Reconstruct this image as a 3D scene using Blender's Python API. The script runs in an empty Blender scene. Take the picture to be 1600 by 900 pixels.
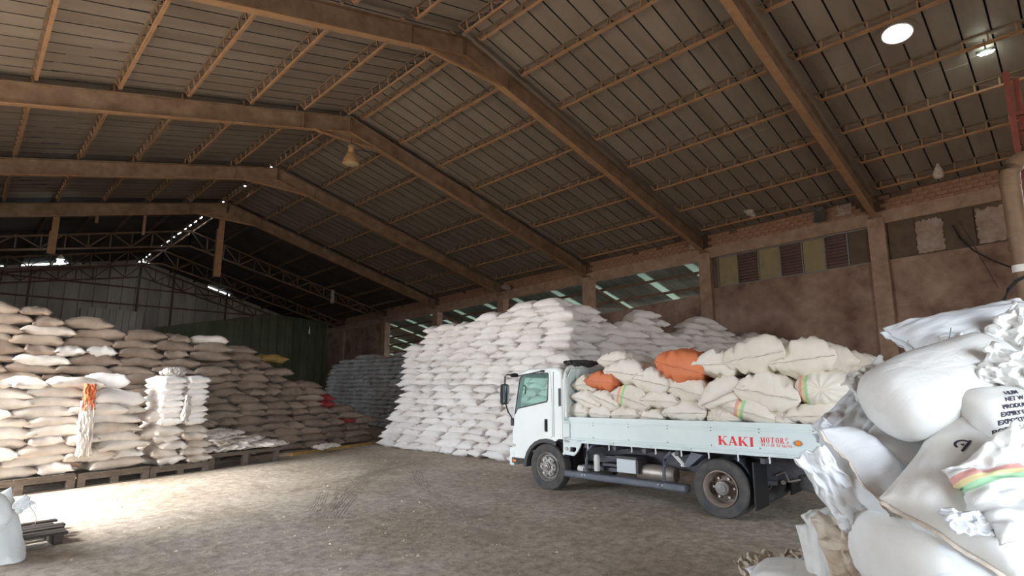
import bpy, bmesh, math, random
from math import sin, cos, pi, sqrt, radians, atan2, atan
from mathutils import Vector, Matrix, Euler, noise
from mathutils.geometry import tessellate_polygon
from mathutils.bvhtree import BVHTree

scene = bpy.context.scene
COL = scene.collection
rng = random.Random(7)

# ------------------------------------------------------------------ camera
H = 1.85                                  # eye height
FPX = 880.0                               # focal length in pixels of a 1600 wide frame
PITCH = atan((601 - 450) / FPX)
YAW = radians(44.25)
cam_d = bpy.data.cameras.new('camera')
cam_d.sensor_width = 36.0
cam_d.lens = 36.0 * FPX / 1600.0
cam_d.clip_start = 0.05
cam_d.clip_end = 400
cam = bpy.data.objects.new('camera', cam_d)
COL.objects.link(cam)
cam.location = (0, 0, H)
cam.rotation_euler = (pi / 2 + PITCH, 0, -YAW)
scene.camera = cam

# ------------------------------------------------------------------ light
world = bpy.data.worlds.new('sky')
scene.world = world
world.use_nodes = True
wn = world.node_tree.nodes
wn['Background'].inputs['Color'].default_value = (0.80, 0.90, 1.0, 1)
wn['Background'].inputs['Strength'].default_value = 14.0

sun_d = bpy.data.lights.new('sun', 'SUN')
sun_d.energy = 27.0
sun_d.angle = radians(30)
sun_d.color = (1.0, 0.95, 0.88)
sun = bpy.data.objects.new('sun', sun_d)
COL.objects.link(sun)
sun.rotation_euler = (radians(8), radians(-50), 0)

def portal(name, loc, rot, sx, sy):
    d = bpy.data.lights.new(name, 'AREA')
    d.shape = 'RECTANGLE'
    d.size, d.size_y = sx, sy
    d.cycles.is_portal = True
    o = bpy.data.objects.new(name, d)
    COL.objects.link(o)
    o.location, o.rotation_euler = loc, rot
DOOR_L = (8.9, 14.8, 5.8)                  # opening in the left wall: y0, y1, height
DOOR_N = (-3.6, 4.4, 5.2)                  # opening in the near wall: x0, x1, height
XL, XR, XC = -4.2, 21.1, 8.45             # left wall, right wall, ridge
YN, YF = -8.0, 46.5                       # near and far gable
portal('door_portal_left', (XL - .1, (DOOR_L[0] + DOOR_L[1]) / 2, DOOR_L[2] / 2), (0, -pi / 2, 0), DOOR_L[2], DOOR_L[1] - DOOR_L[0])
portal('door_portal_near', ((DOOR_N[0] + DOOR_N[1]) / 2, YN - .1, DOOR_N[2] / 2), (pi / 2, 0, 0), DOOR_N[1] - DOOR_N[0], DOOR_N[2])

scene.view_settings.view_transform = 'Standard'
scene.view_settings.look = 'None'
scene.view_settings.exposure = 0.2
scene.view_settings.gamma = 1.0
scene.view_settings.use_curve_mapping = False
try:
    scene.cycles.use_denoising = True
    scene.cycles.max_bounces = 10
    scene.cycles.diffuse_bounces = 7
except Exception:
    pass

# ------------------------------------------------------------------ pixel helpers (1600 x 900 frame -> a point at a real distance)
def ray(x, y):
    c = (x - 800.0, -(y - 450.0), FPX)
    up = cos(PITCH) * c[1] + sin(PITCH) * c[2]
    fw = -sin(PITCH) * c[1] + cos(PITCH) * c[2]
    return Vector((c[0] * cos(YAW) + fw * sin(YAW), -c[0] * sin(YAW) + fw * cos(YAW), up))
def at(x, y, depth):
    return Vector((0, 0, H)) + ray(x, y) * (depth / FPX)
C_R = Vector((cos(YAW), -sin(YAW), 0))                     # to the viewer's right, on the ground
C_F = Vector((sin(YAW), cos(YAW), 0))                      # away from the viewer, on the ground
C_U = Vector((0, 0, 1))

# ------------------------------------------------------------------ materials
MAT = {}
def nodes_of(name):
    m = bpy.data.materials.new(name)
    m.use_nodes = True
    return m, m.node_tree.nodes, m.node_tree.links, m.node_tree.nodes['Principled BSDF']
def mat(name, col, rough=.7, metal=0., c2=None, nscale=3., detail=5., bump=0., bscale=40., spec=.5, coat=0., stretch=(1, 1, 1), rnd=0.,
        lo=.35, hi=.65, coord='Object'):
    m, N, L, b = nodes_of(name)
    b.inputs['Roughness'].default_value = rough
    b.inputs['Metallic'].default_value = metal
    b.inputs['Specular IOR Level'].default_value = spec
    b.inputs['Coat Weight'].default_value = coat
    b.inputs['Base Color'].default_value = (*col, 1)
    tc = N.new('ShaderNodeTexCoord')
    mp = N.new('ShaderNodeMapping')
    mp.inputs['Scale'].default_value = stretch
    L.new(tc.outputs[coord], mp.inputs['Vector'])
    if c2:
        nz = N.new('ShaderNodeTexNoise')
        nz.inputs['Scale'].default_value = nscale
        nz.inputs['Detail'].default_value = detail
        nz.inputs['Roughness'].default_value = .62
        L.new(mp.outputs['Vector'], nz.inputs['Vector'])
        rp = N.new('ShaderNodeValToRGB')
        rp.color_ramp.elements[0].position = lo
        rp.color_ramp.elements[1].position = hi
        rp.color_ramp.elements[0].color = (*col, 1)
        rp.color_ramp.elements[1].color = (*c2, 1)
        fac = nz.outputs['Fac']
        if rnd:
            oi = N.new('ShaderNodeObjectInfo')
            ad = N.new('ShaderNodeMath'); ad.operation = 'MULTIPLY_ADD'
            ad.inputs[1].default_value = rnd
            L.new(oi.outputs['Random'], ad.inputs[0])
            L.new(nz.outputs['Fac'], ad.inputs[2])
            sb = N.new('ShaderNodeMath'); sb.operation = 'SUBTRACT'
            sb.inputs[1].default_value = rnd / 2
            L.new(ad.outputs[0], sb.inputs[0])
            fac = sb.outputs[0]
        L.new(fac, rp.inputs['Fac'])
        L.new(rp.outputs['Color'], b.inputs['Base Color'])
    if bump:
        n2 = N.new('ShaderNodeTexNoise')
        n2.inputs['Scale'].default_value = bscale
        n2.inputs['Detail'].default_value = 4
        L.new(mp.outputs['Vector'], n2.inputs['Vector'])
        bp = N.new('ShaderNodeBump')
        bp.inputs['Strength'].default_value = bump
        bp.inputs['Distance'].default_value = .02
        L.new(n2.outputs['Fac'], bp.inputs['Height'])
        L.new(bp.outputs['Normal'], b.inputs['Normal'])
    MAT[name] = m
    return m

def floor_mat():
    m, N, L, b = nodes_of('floor')
    b.inputs['Roughness'].default_value = .93
    b.inputs['Specular IOR Level'].default_value = .25
    tc = N.new('ShaderNodeTexCoord')
    def nz(scale, detail, rough, st=(1, 1, 1)):
        mp = N.new('ShaderNodeMapping'); mp.inputs['Scale'].default_value = st
        L.new(tc.outputs['Object'], mp.inputs['Vector'])
        n = N.new('ShaderNodeTexNoise'); n.inputs['Scale'].default_value = scale; n.inputs['Detail'].default_value = detail; n.inputs['Roughness'].default_value = rough
        L.new(mp.outputs['Vector'], n.inputs['Vector']); return n.outputs['Fac']
    def ramp(fac, p0, c0, p1, c1):
        r = N.new('ShaderNodeValToRGB'); e = r.color_ramp.elements
        e[0].position, e[1].position = p0, p1; e[0].color, e[1].color = (*c0, 1), (*c1, 1)
        L.new(fac, r.inputs['Fac']); return r.outputs['Color']
    def mix(a, b_, fac, mode='MIX'):
        x = N.new('ShaderNodeMix'); x.data_type = 'RGBA'; x.blend_type = mode
        if isinstance(fac, float): x.inputs['Factor'].default_value = fac
        else: L.new(fac, x.inputs['Factor'])
        L.new(a, x.inputs['A']); L.new(b_, x.inputs['B']); return x.outputs['Result']
    base = ramp(nz(.55, 12, .68), .36, (.50, .42, .335), .66, (.72, .65, .56))
    fine = ramp(nz(7, 12, .8), .38, (.52, .50, .47), .62, (1.12, 1.12, 1.12))
    c = mix(base, fine, 1.0, 'MULTIPLY')
    stain = ramp(nz(1.7, 8, .7, (1, .35, 1)), .54, (0, 0, 0), .70, (1, 1, 1))
    dark = ramp(nz(3, 4, .5), .3, (.30, .24, .185), .7, (.40, .335, .27))
    c = mix(c, dark, stain)
    speck = ramp(nz(70, 2, .5), .70, (0, 0, 0), .74, (1, 1, 1))
    pale = ramp(nz(3, 4, .5), .3, (.55, .48, .36), .7, (.62, .57, .48))
    c = mix(c, pale, speck)
    L.new(c, b.inputs['Base Color'])
    bp = N.new('ShaderNodeBump'); bp.inputs['Strength'].default_value = .7; bp.inputs['Distance'].default_value = .03
    L.new(nz(11, 10, .8), bp.inputs['Height']); L.new(bp.outputs['Normal'], b.inputs['Normal'])
    MAT['floor'] = m
floor_mat()
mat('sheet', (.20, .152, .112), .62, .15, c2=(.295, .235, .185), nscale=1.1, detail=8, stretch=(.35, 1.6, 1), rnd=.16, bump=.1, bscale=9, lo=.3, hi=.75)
mat('seam', (.03, .025, .022), .8)  # painted shadow for the joint grooves of the roof sheets
mat('sheet_dark', (.05, .042, .038), .7, .2, c2=(.09, .075, .065), nscale=1.6, detail=6, stretch=(.35, 3, 1), rnd=.2)  # darker sheet tone, for the far bays and the ridge caps
mat('primer', (.15, .085, .048), .75, c2=(.25, .16, .10), nscale=2.2, detail=8, bump=.1, bscale=12)
mat('chord', (.36, .20, .10), .75, c2=(.28, .15, .075), nscale=4)
mat('chord_dark', (.12, .085, .06), .8, c2=(.2, .13, .08), nscale=5)
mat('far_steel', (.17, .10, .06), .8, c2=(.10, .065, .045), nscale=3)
mat('plaster', (.17, .092, .063), .93, c2=(.44, .30, .225), nscale=.8, detail=12, bump=.3, bscale=14, lo=.36, hi=.68)
mat('concrete', (.42, .28, .20), .9, c2=(.28, .175, .12), nscale=2.6, detail=9, bump=.35, bscale=18)
mat('brick', (.27, .14, .082), .93, c2=(.36, .20, .125), nscale=5, rnd=.14, bump=.3, bscale=30)
mat('mortar', (.09, .05, .034), .95, c2=(.13, .075, .05), nscale=6)
mat('gable', (.46, .43, .39), .6, .1, c2=(.34, .31, .28), nscale=.9, detail=7, stretch=(2, 1, .4), rnd=.25)
mat('gable_green', (.14, .15, .08), .7, c2=(.08, .09, .05), nscale=.9, detail=6, stretch=(2, 1, .5), rnd=.2)
mat('lean_sheet', (.10, .12, .10), .5, .4, c2=(.16, .19, .16), nscale=1.5, stretch=(.4, 3, 1), rnd=.3)
mat('window_board', (.31, .24, .12), .7, c2=(.25, .19, .10), nscale=3)
mat('window_brown', (.14, .09, .055), .8, c2=(.09, .058, .037), nscale=3, detail=8)
mat('peeled', (.42, .33, .28), .9, c2=(.30, .20, .15), nscale=4, detail=9, bump=.5, bscale=20)
mat('louvre', (.30, .165, .12), .65, c2=(.22, .12, .09), nscale=4)
mat('window_metal', (.24, .20, .18), .55, .3)
mat('white_sack', (.86, .82, .79), .78, c2=(.74, .68, .64), nscale=2.6, detail=6, rnd=.3, bump=.12, bscale=16, lo=.4, hi=.8)
mat('dusty_sack', (.70, .64, .58), .85, c2=(.46, .38, .31), nscale=2.2, detail=8, rnd=.4, bump=.25, bscale=14, lo=.35, hi=.75)
mat('brown_sack', (.33, .25, .19), .88, c2=(.19, .135, .10), nscale=2.2, detail=8, rnd=.4, bump=.25, bscale=14, lo=.35, hi=.75)
mat('grey_sack', (.42, .43, .42), .85, c2=(.28, .25, .24), nscale=1.2, detail=6, rnd=.3)
mat('orange_sack', (.72, .22, .09), .6, c2=(.62, .17, .065), nscale=3)
mat('red_sack', (.34, .045, .04), .7, c2=(.25, .03, .03), nscale=3)
mat('ochre_sack', (.36, .23, .06), .8, c2=(.28, .17, .05), nscale=3)
mat('cream_sack', (.78, .73, .64), .72, c2=(.64, .56, .45), nscale=2.8, detail=7, rnd=.25, bump=.15, bscale=16, lo=.45, hi=.85)
mat('hem', (.74, .68, .60), .85, c2=(.60, .52, .44), nscale=14)
mat('cloth_dirty', (.72, .66, .57), .85, c2=(.48, .38, .28), nscale=4, detail=7, bump=.3, bscale=20)
mat('ink', (.035, .035, .07), .7)
mat('truck_white', (.80, .83, .81), .32, coat=.35, c2=(.74, .76, .73), nscale=2.2, lo=.45, hi=.9)
mat('bed_white', (.68, .76, .74), .45, coat=.1, c2=(.61, .685, .665), nscale=1.6, lo=.4, hi=.9)
mat('black_plastic', (.018, .018, .02), .5)
mat('black_trim', (.05, .045, .043), .6)
mat('rubber', (.055, .055, .058), .85, c2=(.10, .09, .08), nscale=7, bump=.15, bscale=40)
mat('rim', (.34, .27, .22), .6, .3, c2=(.22, .18, .15), nscale=6)
mat('rim_grey', (.33, .31, .29), .55, .4, c2=(.20, .18, .165), nscale=8)
mat('bolt', (.55, .53, .50), .4, .7)
mat('chassis', (.07, .068, .088), .6, c2=(.12, .11, .12), nscale=5)
mat('step_paint', (.085, .095, .13), .5, c2=(.13, .135, .16), nscale=5)
mat('battery', (.60, .66, .68), .5)
mat('silver', (.42, .37, .33), .45, .5, c2=(.3, .25, .21), nscale=4)
mat('red_paint', (.80, .015, .035), .5)
mat('amber', (.85, .24, .02), .25)
mat('seat_grey', (.09, .10, .11), .8)
mat('wood', (.085, .064, .047), .9, c2=(.17, .13, .10), nscale=3, detail=8, stretch=(1, 8, 8), bump=.25, bscale=16)
mat('wood_dark', (.03, .023, .019), .92, c2=(.07, .055, .044), nscale=3, detail=8, stretch=(1, 8, 8), bump=.3, bscale=16)
mat('plank_yellow', (.38, .24, .06), .8, c2=(.28, .17, .05), nscale=5)
mat('rust_red', (.22, .05, .03), .75, c2=(.14, .035, .022), nscale=6)
mat('pipe_tan', (.24, .15, .09), .55, c2=(.18, .11, .065), nscale=4)
mat('cable', (.02, .018, .018), .7)
mat('lamp_shell', (.48, .30, .15), .5, .2, c2=(.38, .22, .10), nscale=8)
mat('lamp_glass', (.50, .38, .22), .25)
mat('lamp_dark', (.06, .05, .045), .6)
mat('white_collar', (.80, .78, .74), .6)
mat('rag', (.60, .52, .45), .9, c2=(.38, .29, .23), nscale=9, bump=.3, bscale=30)
mat('yard', (.42, .38, .32), .95, c2=(.36, .32, .27), nscale=.5)
mat('crumb', (.70, .62, .48), .9, c2=(.5, .42, .3), nscale=9)
mat('track', (.25, .205, .165), .95, c2=(.36, .30, .245), nscale=12)
mat('paper', (.8, .78, .74), .8)

def emit_mat(name, col, strength):
    m, N, L, b = nodes_of(name)
    b.inputs['Base Color'].default_value = (*col, 1)
    b.inputs['Emission Color'].default_value = (*col, 1)
    b.inputs['Emission Strength'].default_value = strength
    MAT[name] = m
emit_mat('led', (.80, 1.0, .95), 30)
emit_mat('led_far', (.9, .97, 1.0), 40)

def glass_mat(name, col, rough, trans):
    m, N, L, b = nodes_of(name)
    b.inputs['Base Color'].default_value = (*col, 1)
    b.inputs['Roughness'].default_value = rough
    b.inputs['Transmission Weight'].default_value = trans
    b.inputs['IOR'].default_value = 1.1
    MAT[name] = m
glass_mat('cab_glass', (.62, .86, .80), .02, .93)
glass_mat('mirror_face', (.35, .40, .42), .08, 0)
MAT['mirror_face'].node_tree.nodes['Principled BSDF'].inputs['Metallic'].default_value = .9

def translucent_mat(name, col):
    m, N, L, b = nodes_of(name)
    t = N.new('ShaderNodeBsdfTranslucent')
    t.inputs['Color'].default_value = (*col, 1)
    mx = N.new('ShaderNodeMixShader')
    mx.inputs[0].default_value = .6
    b.inputs['Base Color'].default_value = (*col, 1)
    L.new(b.outputs[0], mx.inputs[1]); L.new(t.outputs[0], mx.inputs[2])
    L.new(mx.outputs[0], N['Material Output'].inputs['Surface'])
    MAT[name] = m
translucent_mat('clear_sheet', (.03, .038, .027))

def striped(name, base, offs, width=.055, axis='Y'):
    """white woven sack with a printed green / yellow / red band running along it"""
    m = MAT[base].copy(); m.name = name
    N, L = m.node_tree.nodes, m.node_tree.links
    b = N['Principled BSDF']
    src = b.inputs['Base Color'].links[0].from_socket
    tc = N.new('ShaderNodeTexCoord'); sp = N.new('ShaderNodeSeparateXYZ')
    L.new(tc.outputs['Object'], sp.inputs[0])
    mr = N.new('ShaderNodeMapRange')
    mr.inputs['From Min'].default_value = offs - width
    mr.inputs['From Max'].default_value = offs + width
    L.new(sp.outputs[axis], mr.inputs['Value'])
    rp = N.new('ShaderNodeValToRGB'); rp.color_ramp.interpolation = 'CONSTANT'
    e = rp.color_ramp.elements
    e[0].position = 0; e[0].color = (.7, .66, .58, 0)
    e[1].position = .08; e[1].color = (.25, .62, .30, 1)
    for p, c in ((.36, (.80, .66, .25, 1)), (.62, (.80, .28, .24, 1)), (.92, (.7, .66, .58, 0))):
        k = e.new(p); k.color = c
    L.new(mr.outputs[0], rp.inputs['Fac'])
    mx = N.new('ShaderNodeMix'); mx.data_type = 'RGBA'
    ml = N.new('ShaderNodeMath'); ml.operation = 'MULTIPLY'; ml.inputs[1].default_value = .75
    L.new(rp.outputs['Alpha'], ml.inputs[0])
    L.new(ml.outputs[0], mx.inputs['Factor'])
    L.new(src, mx.inputs['A']); L.new(rp.outputs['Color'], mx.inputs['B'])
    L.new(mx.outputs['Result'], b.inputs['Base Color'])
    MAT[name] = m
striped('cream_striped', 'cream_sack', .16)

# bright woven polypropylene for the nearest sacks: fine weave relief
def woven(name, col, c2):
    m = mat(name, col, .55, c2=c2, nscale=2.4, detail=6, rnd=.15, lo=.5, hi=.95)
    N, L = m.node_tree.nodes, m.node_tree.links
    b = N['Principled BSDF']
    tc = N.new('ShaderNodeTexCoord')
    hs = []
    for ax in ('X', 'Y'):
        w = N.new('ShaderNodeTexWave'); w.bands_direction = ax
        w.inputs['Scale'].default_value = 55
        w.inputs['Distortion'].default_value = 1.5
        L.new(tc.outputs['Object'], w.inputs['Vector']); hs.append(w)
    ad = N.new('ShaderNodeMath'); L.new(hs[0].outputs['Fac'], ad.inputs[0]); L.new(hs[1].outputs['Fac'], ad.inputs[1])
    bp = N.new('ShaderNodeBump'); bp.inputs['Strength'].default_value = .12; bp.inputs['Distance'].default_value = .004
    L.new(ad.outputs[0], bp.inputs['Height'])
    wk = N.new('ShaderNodeTexNoise'); wk.inputs['Scale'].default_value = 4.5; wk.inputs['Detail'].default_value = 3; wk.inputs['Distortion'].default_value = .6
    mp = N.new('ShaderNodeMapping'); mp.inputs['Scale'].default_value = (1, 2.2, 1)
    L.new(tc.outputs['Object'], mp.inputs['Vector']); L.new(mp.outputs['Vector'], wk.inputs['Vector'])
    b2 = N.new('ShaderNodeBump'); b2.inputs['Strength'].default_value = .35; b2.inputs['Distance'].default_value = .03
    L.new(wk.outputs['Fac'], b2.inputs['Height']); L.new(bp.outputs['Normal'], b2.inputs['Normal']); L.new(b2.outputs['Normal'], b.inputs['Normal'])
woven('near_sack', (.80, .81, .80), (.70, .66, .58))
woven('near_sack_blue', (.78, .82, .86), (.74, .76, .76))
striped('near_striped', 'near_sack', .10, .05)

# ------------------------------------------------------------------ mesh helpers
class MB:
    """collects boxes, bars, tubes and lathes and links them as one mesh"""
    def __init__(self):
        self.v, self.f = [], []
    def add(self, vs, fs):
        o = len(self.v)
        self.v += [Vector(p) for p in vs]
        self.f += [tuple(i + o for i in q) for q in fs]
        return self
    def box(self, lo, hi):
        (a, b, c), (d, e, f) = lo, hi
        return self.add([(a, b, c), (d, b, c), (d, e, c), (a, e, c), (a, b, f), (d, b, f), (d, e, f), (a, e, f)],
                        [(0, 3, 2, 1), (4, 5, 6, 7), (0, 1, 5, 4), (1, 2, 6, 5), (2, 3, 7, 6), (3, 0, 4, 7)])
    def bar(self, p, q, w, h, up=(0, 0, 1)):
        p, q = Vector(p), Vector(q)
        d = (q - p).normalized()
        u = Vector(up)
        if abs(d.dot(u)) > .98: u = Vector((1, 0, 0))
        s = d.cross(u).normalized() * (w / 2)
        t = s.cross(d).normalized() * (h / 2)
        return self.add([p - s - t, p + s - t, p + s + t, p - s + t, q - s - t, q + s - t, q + s + t, q - s + t],
                        [(0, 1, 2, 3), (7, 6, 5, 4), (0, 4, 5, 1), (1, 5, 6, 2), (2, 6, 7, 3), (3, 7, 4, 0)])
    def tube(self, pts, r, n=8, caps=True):
        pts = [Vector(p) for p in pts]
        rings = []
        for i, p in enumerate(pts):
            d = (pts[min(i + 1, len(pts) - 1)] - pts[max(i - 1, 0)]).normalized()
            u = Vector((0, 0, 1)) if abs(d.z) < .9 else Vector((1, 0, 0))
            s = d.cross(u).normalized(); t = s.cross(d).normalized()
            rr = r[i] if isinstance(r, (list, tuple)) else r
            rings.append([p + s * (cos(2 * pi * k / n) * rr) + t * (sin(2 * pi * k / n) * rr) for k in range(n)])
        vs = [v for g in rings for v in g]
        fs = [(i * n + k, i * n + (k + 1) % n, (i + 1) * n + (k + 1) % n, (i + 1) * n + k) for i in range(len(pts) - 1) for k in range(n)]
        if caps:
            fs += [tuple(reversed(range(n))), tuple((len(pts) - 1) * n + k for k in range(n))]
        return self.add(vs, fs)
    def lathe(self, prof, c=(0, 0, 0), axis='z', n=32):
        """prof: list of (radius, height) along the axis"""
        c = Vector(c); vs = []
        for r, h in prof:
            for k in range(n):
                a = 2 * pi * k / n
                p = {'z': (r * cos(a), r * sin(a), h), 'y': (r * cos(a), h, r * sin(a)), 'x': (h, r * cos(a), r * sin(a))}[axis]
                vs.append(c + Vector(p))
        fs = [(i * n + k, i * n + (k + 1) % n, (i + 1) * n + (k + 1) % n, (i + 1) * n + k) for i in range(len(prof) - 1) for k in range(n)]
        return self.add(vs, fs)
    def poly(self, outline, hole=None, thick=None, to3=None):
        """flat polygon (with an optional hole) given in 2D, mapped by to3(x, y, t); extruded when thick is set"""
        loops = [[Vector((x, y, 0)) for x, y in outline]]
        if hole: loops.append([Vector((x, y, 0)) for x, y in hole])
        tris = tessellate_polygon(loops)
        flat = [(p.x, p.y) for l in loops for p in l]
        self.add([to3(x, y, 0) for x, y in flat], [tuple(t) for t in tris])
        if thick:
            self.add([to3(x, y, thick) for x, y in flat], [tuple(reversed(t)) for t in tris])
            o = 0
            for l in loops:
                k = len(l)
                vs = [to3(p.x, p.y, t) for t in (0, thick) for p in l]
                self.add(vs, [(i, (i + 1) % k, k + (i + 1) % k, k + i) for i in range(k)])
        return self
    def warp(self, fn):
        self.v = [fn(p) for p in self.v]; return self
    def mesh(self, name, material, smooth=False, fix=True):
        me = bpy.data.meshes.new(name)
        me.from_pydata([tuple(p) for p in self.v], [], self.f)
        if fix:
            bm = bmesh.new(); bm.from_mesh(me)
            bmesh.ops.recalc_face_normals(bm, faces=bm.faces)
            bm.to_mesh(me); bm.free()
        me.materials.append(MAT[material] if isinstance(material, str) else material)
        if smooth:
            me.polygons.foreach_set('use_smooth', [True] * len(me.polygons))
            if smooth != 'all':
                try: me.set_sharp_from_angle(angle=radians(40))
                except Exception: pass
        return me
    def build(self, name, material, parent=None, smooth=False, fix=True):
        return link(name, self.mesh(name, material, smooth, fix), parent)

def link(name, me, parent=None, matrix=None):
    o = bpy.data.objects.new(name, me)
    COL.objects.link(o)
    if parent is not None: o.parent = parent
    if matrix is not None: o.matrix_local = matrix
    return o
def empty(name, loc=(0, 0, 0), rz=0., parent=None):
    o = link(name, None, parent)
    o.location = loc; o.rotation_euler = (0, 0, rz)
    o.empty_display_size = .3
    return o
def tag(o, label=None, cat=None, group=None, kind=None):
    if label: o['label'] = label
    if cat: o['category'] = cat
    if group: o['group'] = group
    if kind: o['kind'] = kind
    return o
def structure(o, label=None): return tag(o, label, kind='structure')
ORD = ['zeroth', 'first', 'second', 'third', 'fourth', 'fifth', 'sixth', 'seventh', 'eighth', 'ninth', 'tenth', 'eleventh', 'twelfth',
       'thirteenth', 'fourteenth', 'fifteenth', 'sixteenth', 'seventeenth', 'eighteenth', 'nineteenth', 'twentieth']
for i, w in enumerate(ORD[1:10]): ORD.append('twenty-' + w)

# the old shed is slightly racked: towards the far end the right side sinks a little
def dz(X, Y):
    return -(min(Y, 46) - 10.5) * .0014 * max(X, 0)
def rk(p):
    return Vector((p[0], p[1], p[2] + dz(p[0], p[1])))
def roof_z(X): return 11.03 - .25 * abs(X - XC)
FRAMES = [4.47 + 6 * k for k in range(-2, 8)]            # steel frames, every six metres

# ================================================================== the shed
floor = structure(MB().box((XL - .2, YN - .2, -.2), (XR + .3, YF + .2, 0)).build('floor', 'floor'), 'dusty grey brown earth floor of the warehouse')
structure(MB().box((-90, -90, -.4), (90, 120, -.04)).build('yard_ground', 'yard'), 'pale sunlit yard outside the warehouse')

# ---- roof
ceiling = structure(empty('ceiling'), 'ribbed metal sheet roof on rusty steel frames')
RIB = .5
HOLE = (14.35, 2.22, .31)                                 # round ventilator opening: x, y, radius
def roof_sheet(Y, side, material, hole=None):
    """one ribbed sheet from eave to ridge; upturned edges, a lap joint part way down"""
    mb = MB()
    lap = (.55 + .06 * sin(Y * 1.3)) * (XR - XC)
    ds = [(.05, 0), (lap, 0), (lap + .004, -.014), (XR - XC + .55, -.014)]
    prof = [(0, .10), (.004, .10), (.016, .0), (.25, -.004), (.478, 0), (.490, .10), (.545, .105)]
    if hole:                                              # finer mesh, so that the round opening can be left out
        u0 = hole[0] - XC
        ds = [(.05, 0)] + [(u0 - .4 + .8 * i / 32, 0) for i in range(33)] + [(lap, 0), (lap + .004, -.014), (XR - XC + .55, -.014)]
        ds.sort()
        prof = prof[:3] + [(.016 + .462 * i / 20, 0) for i in range(1, 20)] + prof[4:]
    xs = [(XC + side * u, dr) for u, dr in ds]
    vs, fs = [], []
    for x, dr in xs:
        for y, z in prof:
            vs.append(rk((x, Y + y, roof_z(x) + z + dr)))
    n = len(prof)
    for i in range(len(xs) - 1):
        for k in range(n - 1):
            q = (i * n + k, i * n + k + 1, (i + 1) * n + k + 1, (i + 1) * n + k)
            if hole:
                c = (vs[q[0]] + vs[q[2]]) / 2
                if (c.x - hole[0]) ** 2 + (c.y - hole[1]) ** 2 < hole[2] ** 2: continue
            fs.append(q)
    mb.add(vs, fs)
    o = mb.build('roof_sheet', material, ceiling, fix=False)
    o.data.materials.append(MAT['seam'])                  # groove walls near black: the joint's shadow put into the colour
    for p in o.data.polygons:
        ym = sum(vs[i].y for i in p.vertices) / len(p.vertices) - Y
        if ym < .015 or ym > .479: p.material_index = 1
    return o
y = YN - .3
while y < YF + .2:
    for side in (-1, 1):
        roof_sheet(y, side, 'sheet' if y < 28.4 else 'sheet_dark', HOLE if side == 1 and abs(y + .25 - HOLE[1]) < .7 else None)
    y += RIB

# ridge capping: short pieces, with gaps towards the far end where daylight shows
y = YN
k = 0
while y < YF:
    ln = 2.9 if y < 27 else rng.uniform(.5, 1.3)
    gap = -.06 if y < 20 else (.14 if y < 27 else rng.uniform(.25, .7))
    mb = MB()
    for sg in (-1, 1):
        mb.add([rk((XC, y, 11.10)), rk((XC, y + ln, 11.10)), rk((XC + sg * .32, y + ln, 11.03)), rk((XC + sg * .32, y, 11.03))], [(0, 1, 2, 3)])
    mb.build('ridge_cap', 'sheet_dark', ceiling, fix=False)
    y += ln + gap
    k += 1

# ---- frames: tapered I-section rafters, both slopes, with a tie under the apex
def rafter(Y, side):
    X1 = XR - .1 if side > 0 else XL
    def pt(x, z, yy): return rk((x, yy, z))
    zb = lambda x: 10.24 - .25 * abs(x - XC)
    zt = lambda x: 10.74 - .25 * abs(x - XC)
    web = MB()
    web.add([pt(XC, zb(XC), Y - .006), pt(X1, zb(X1), Y - .006), pt(X1, zt(X1), Y - .006), pt(XC, zt(XC), Y - .006),
             pt(XC, zb(XC), Y + .006), pt(X1, zb(X1), Y + .006), pt(X1, zt(X1), Y + .006), pt(XC, zt(XC), Y + .006)],
            [(0, 1, 2, 3), (7, 6, 5, 4), (0, 4, 5, 1), (1, 5, 6, 2), (2, 6, 7, 3), (3, 7, 4, 0)])
    # stiffener plates, at the apex and at the eave
    for x in (XC + side * .03, XC + side * 1.6, X1 - side * .5):
        web.box((x - .008, Y - .09, zb(x) + dz(x, Y)), (x + .008, Y + .09, zt(x) + dz(x, Y)))
    r = web.build('rafter', 'primer', ceiling)
    for nm, fz, t in (('bottom_flange', zb, -.02), ('top_flange', zt, .02)):
        MB().bar(pt(XC, fz(XC) + t / 2, Y), pt(X1, fz(X1) + t / 2, Y), .2, .02).build(nm, 'chord' if t < 0 else 'primer', r)  # bottom flange lighter: light from below put into its colour
    return r
for Y in FRAMES[:7]:
    for side in (-1, 1):
        r = rafter(Y, side)
    MB().bar(rk((7.15, Y - .05, 9.90)), rk((9.75, Y - .05, 9.90)), .07, .06).build('apex_tie', 'chord', ceiling)
    gus = MB()
    gus.poly([(XC - 1.1, 9.94), (XC + 1.1, 9.94), (XC, 10.24)], thick=.012, to3=lambda x, z, t: rk((x, Y + t, z))).build('gusset_plate', 'primer', ceiling)

# ---- lattice purlins between the frames (bays 0..5), plain ones in the far bays
PX = [XC - .22, 6.75, 5.17, 3.58, 2.06, .49, -1.1, -2.7, XC + .28, 10.25, 11.87, 13.6, 15.32, 16.95, 18.6, 20.25]
LEN = 5.74
mb = MB().bar((0, .2, -.03), (0, LEN - .2, -.03), .065, .055)
for e, q in ((.2, .0), (LEN - .2, LEN)):
    mb.bar((0, e, -.03), (0, q, .22), .04, .03)
M_BOT = mb.mesh('bottom_chord', 'chord')
M_TOP = MB().box((-.03, 0, .215), (.03, LEN, .25)).mesh('top_chord', 'chord_dark')
mb = MB()
npost = 12
for k in range(npost):
    yy = .3 + (LEN - .6) * k / (npost - 1)
    mb.bar((0, yy, -.03), (0, yy, .23), .036, .036)
    if k < npost - 1:
        y2 = .3 + (LEN - .6) * (k + 1) / (npost - 1)
        mb.bar((.012, yy, .0), (.012, y2, .22), .009, .009)
M_WEB = mb.mesh('web', 'chord')
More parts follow.
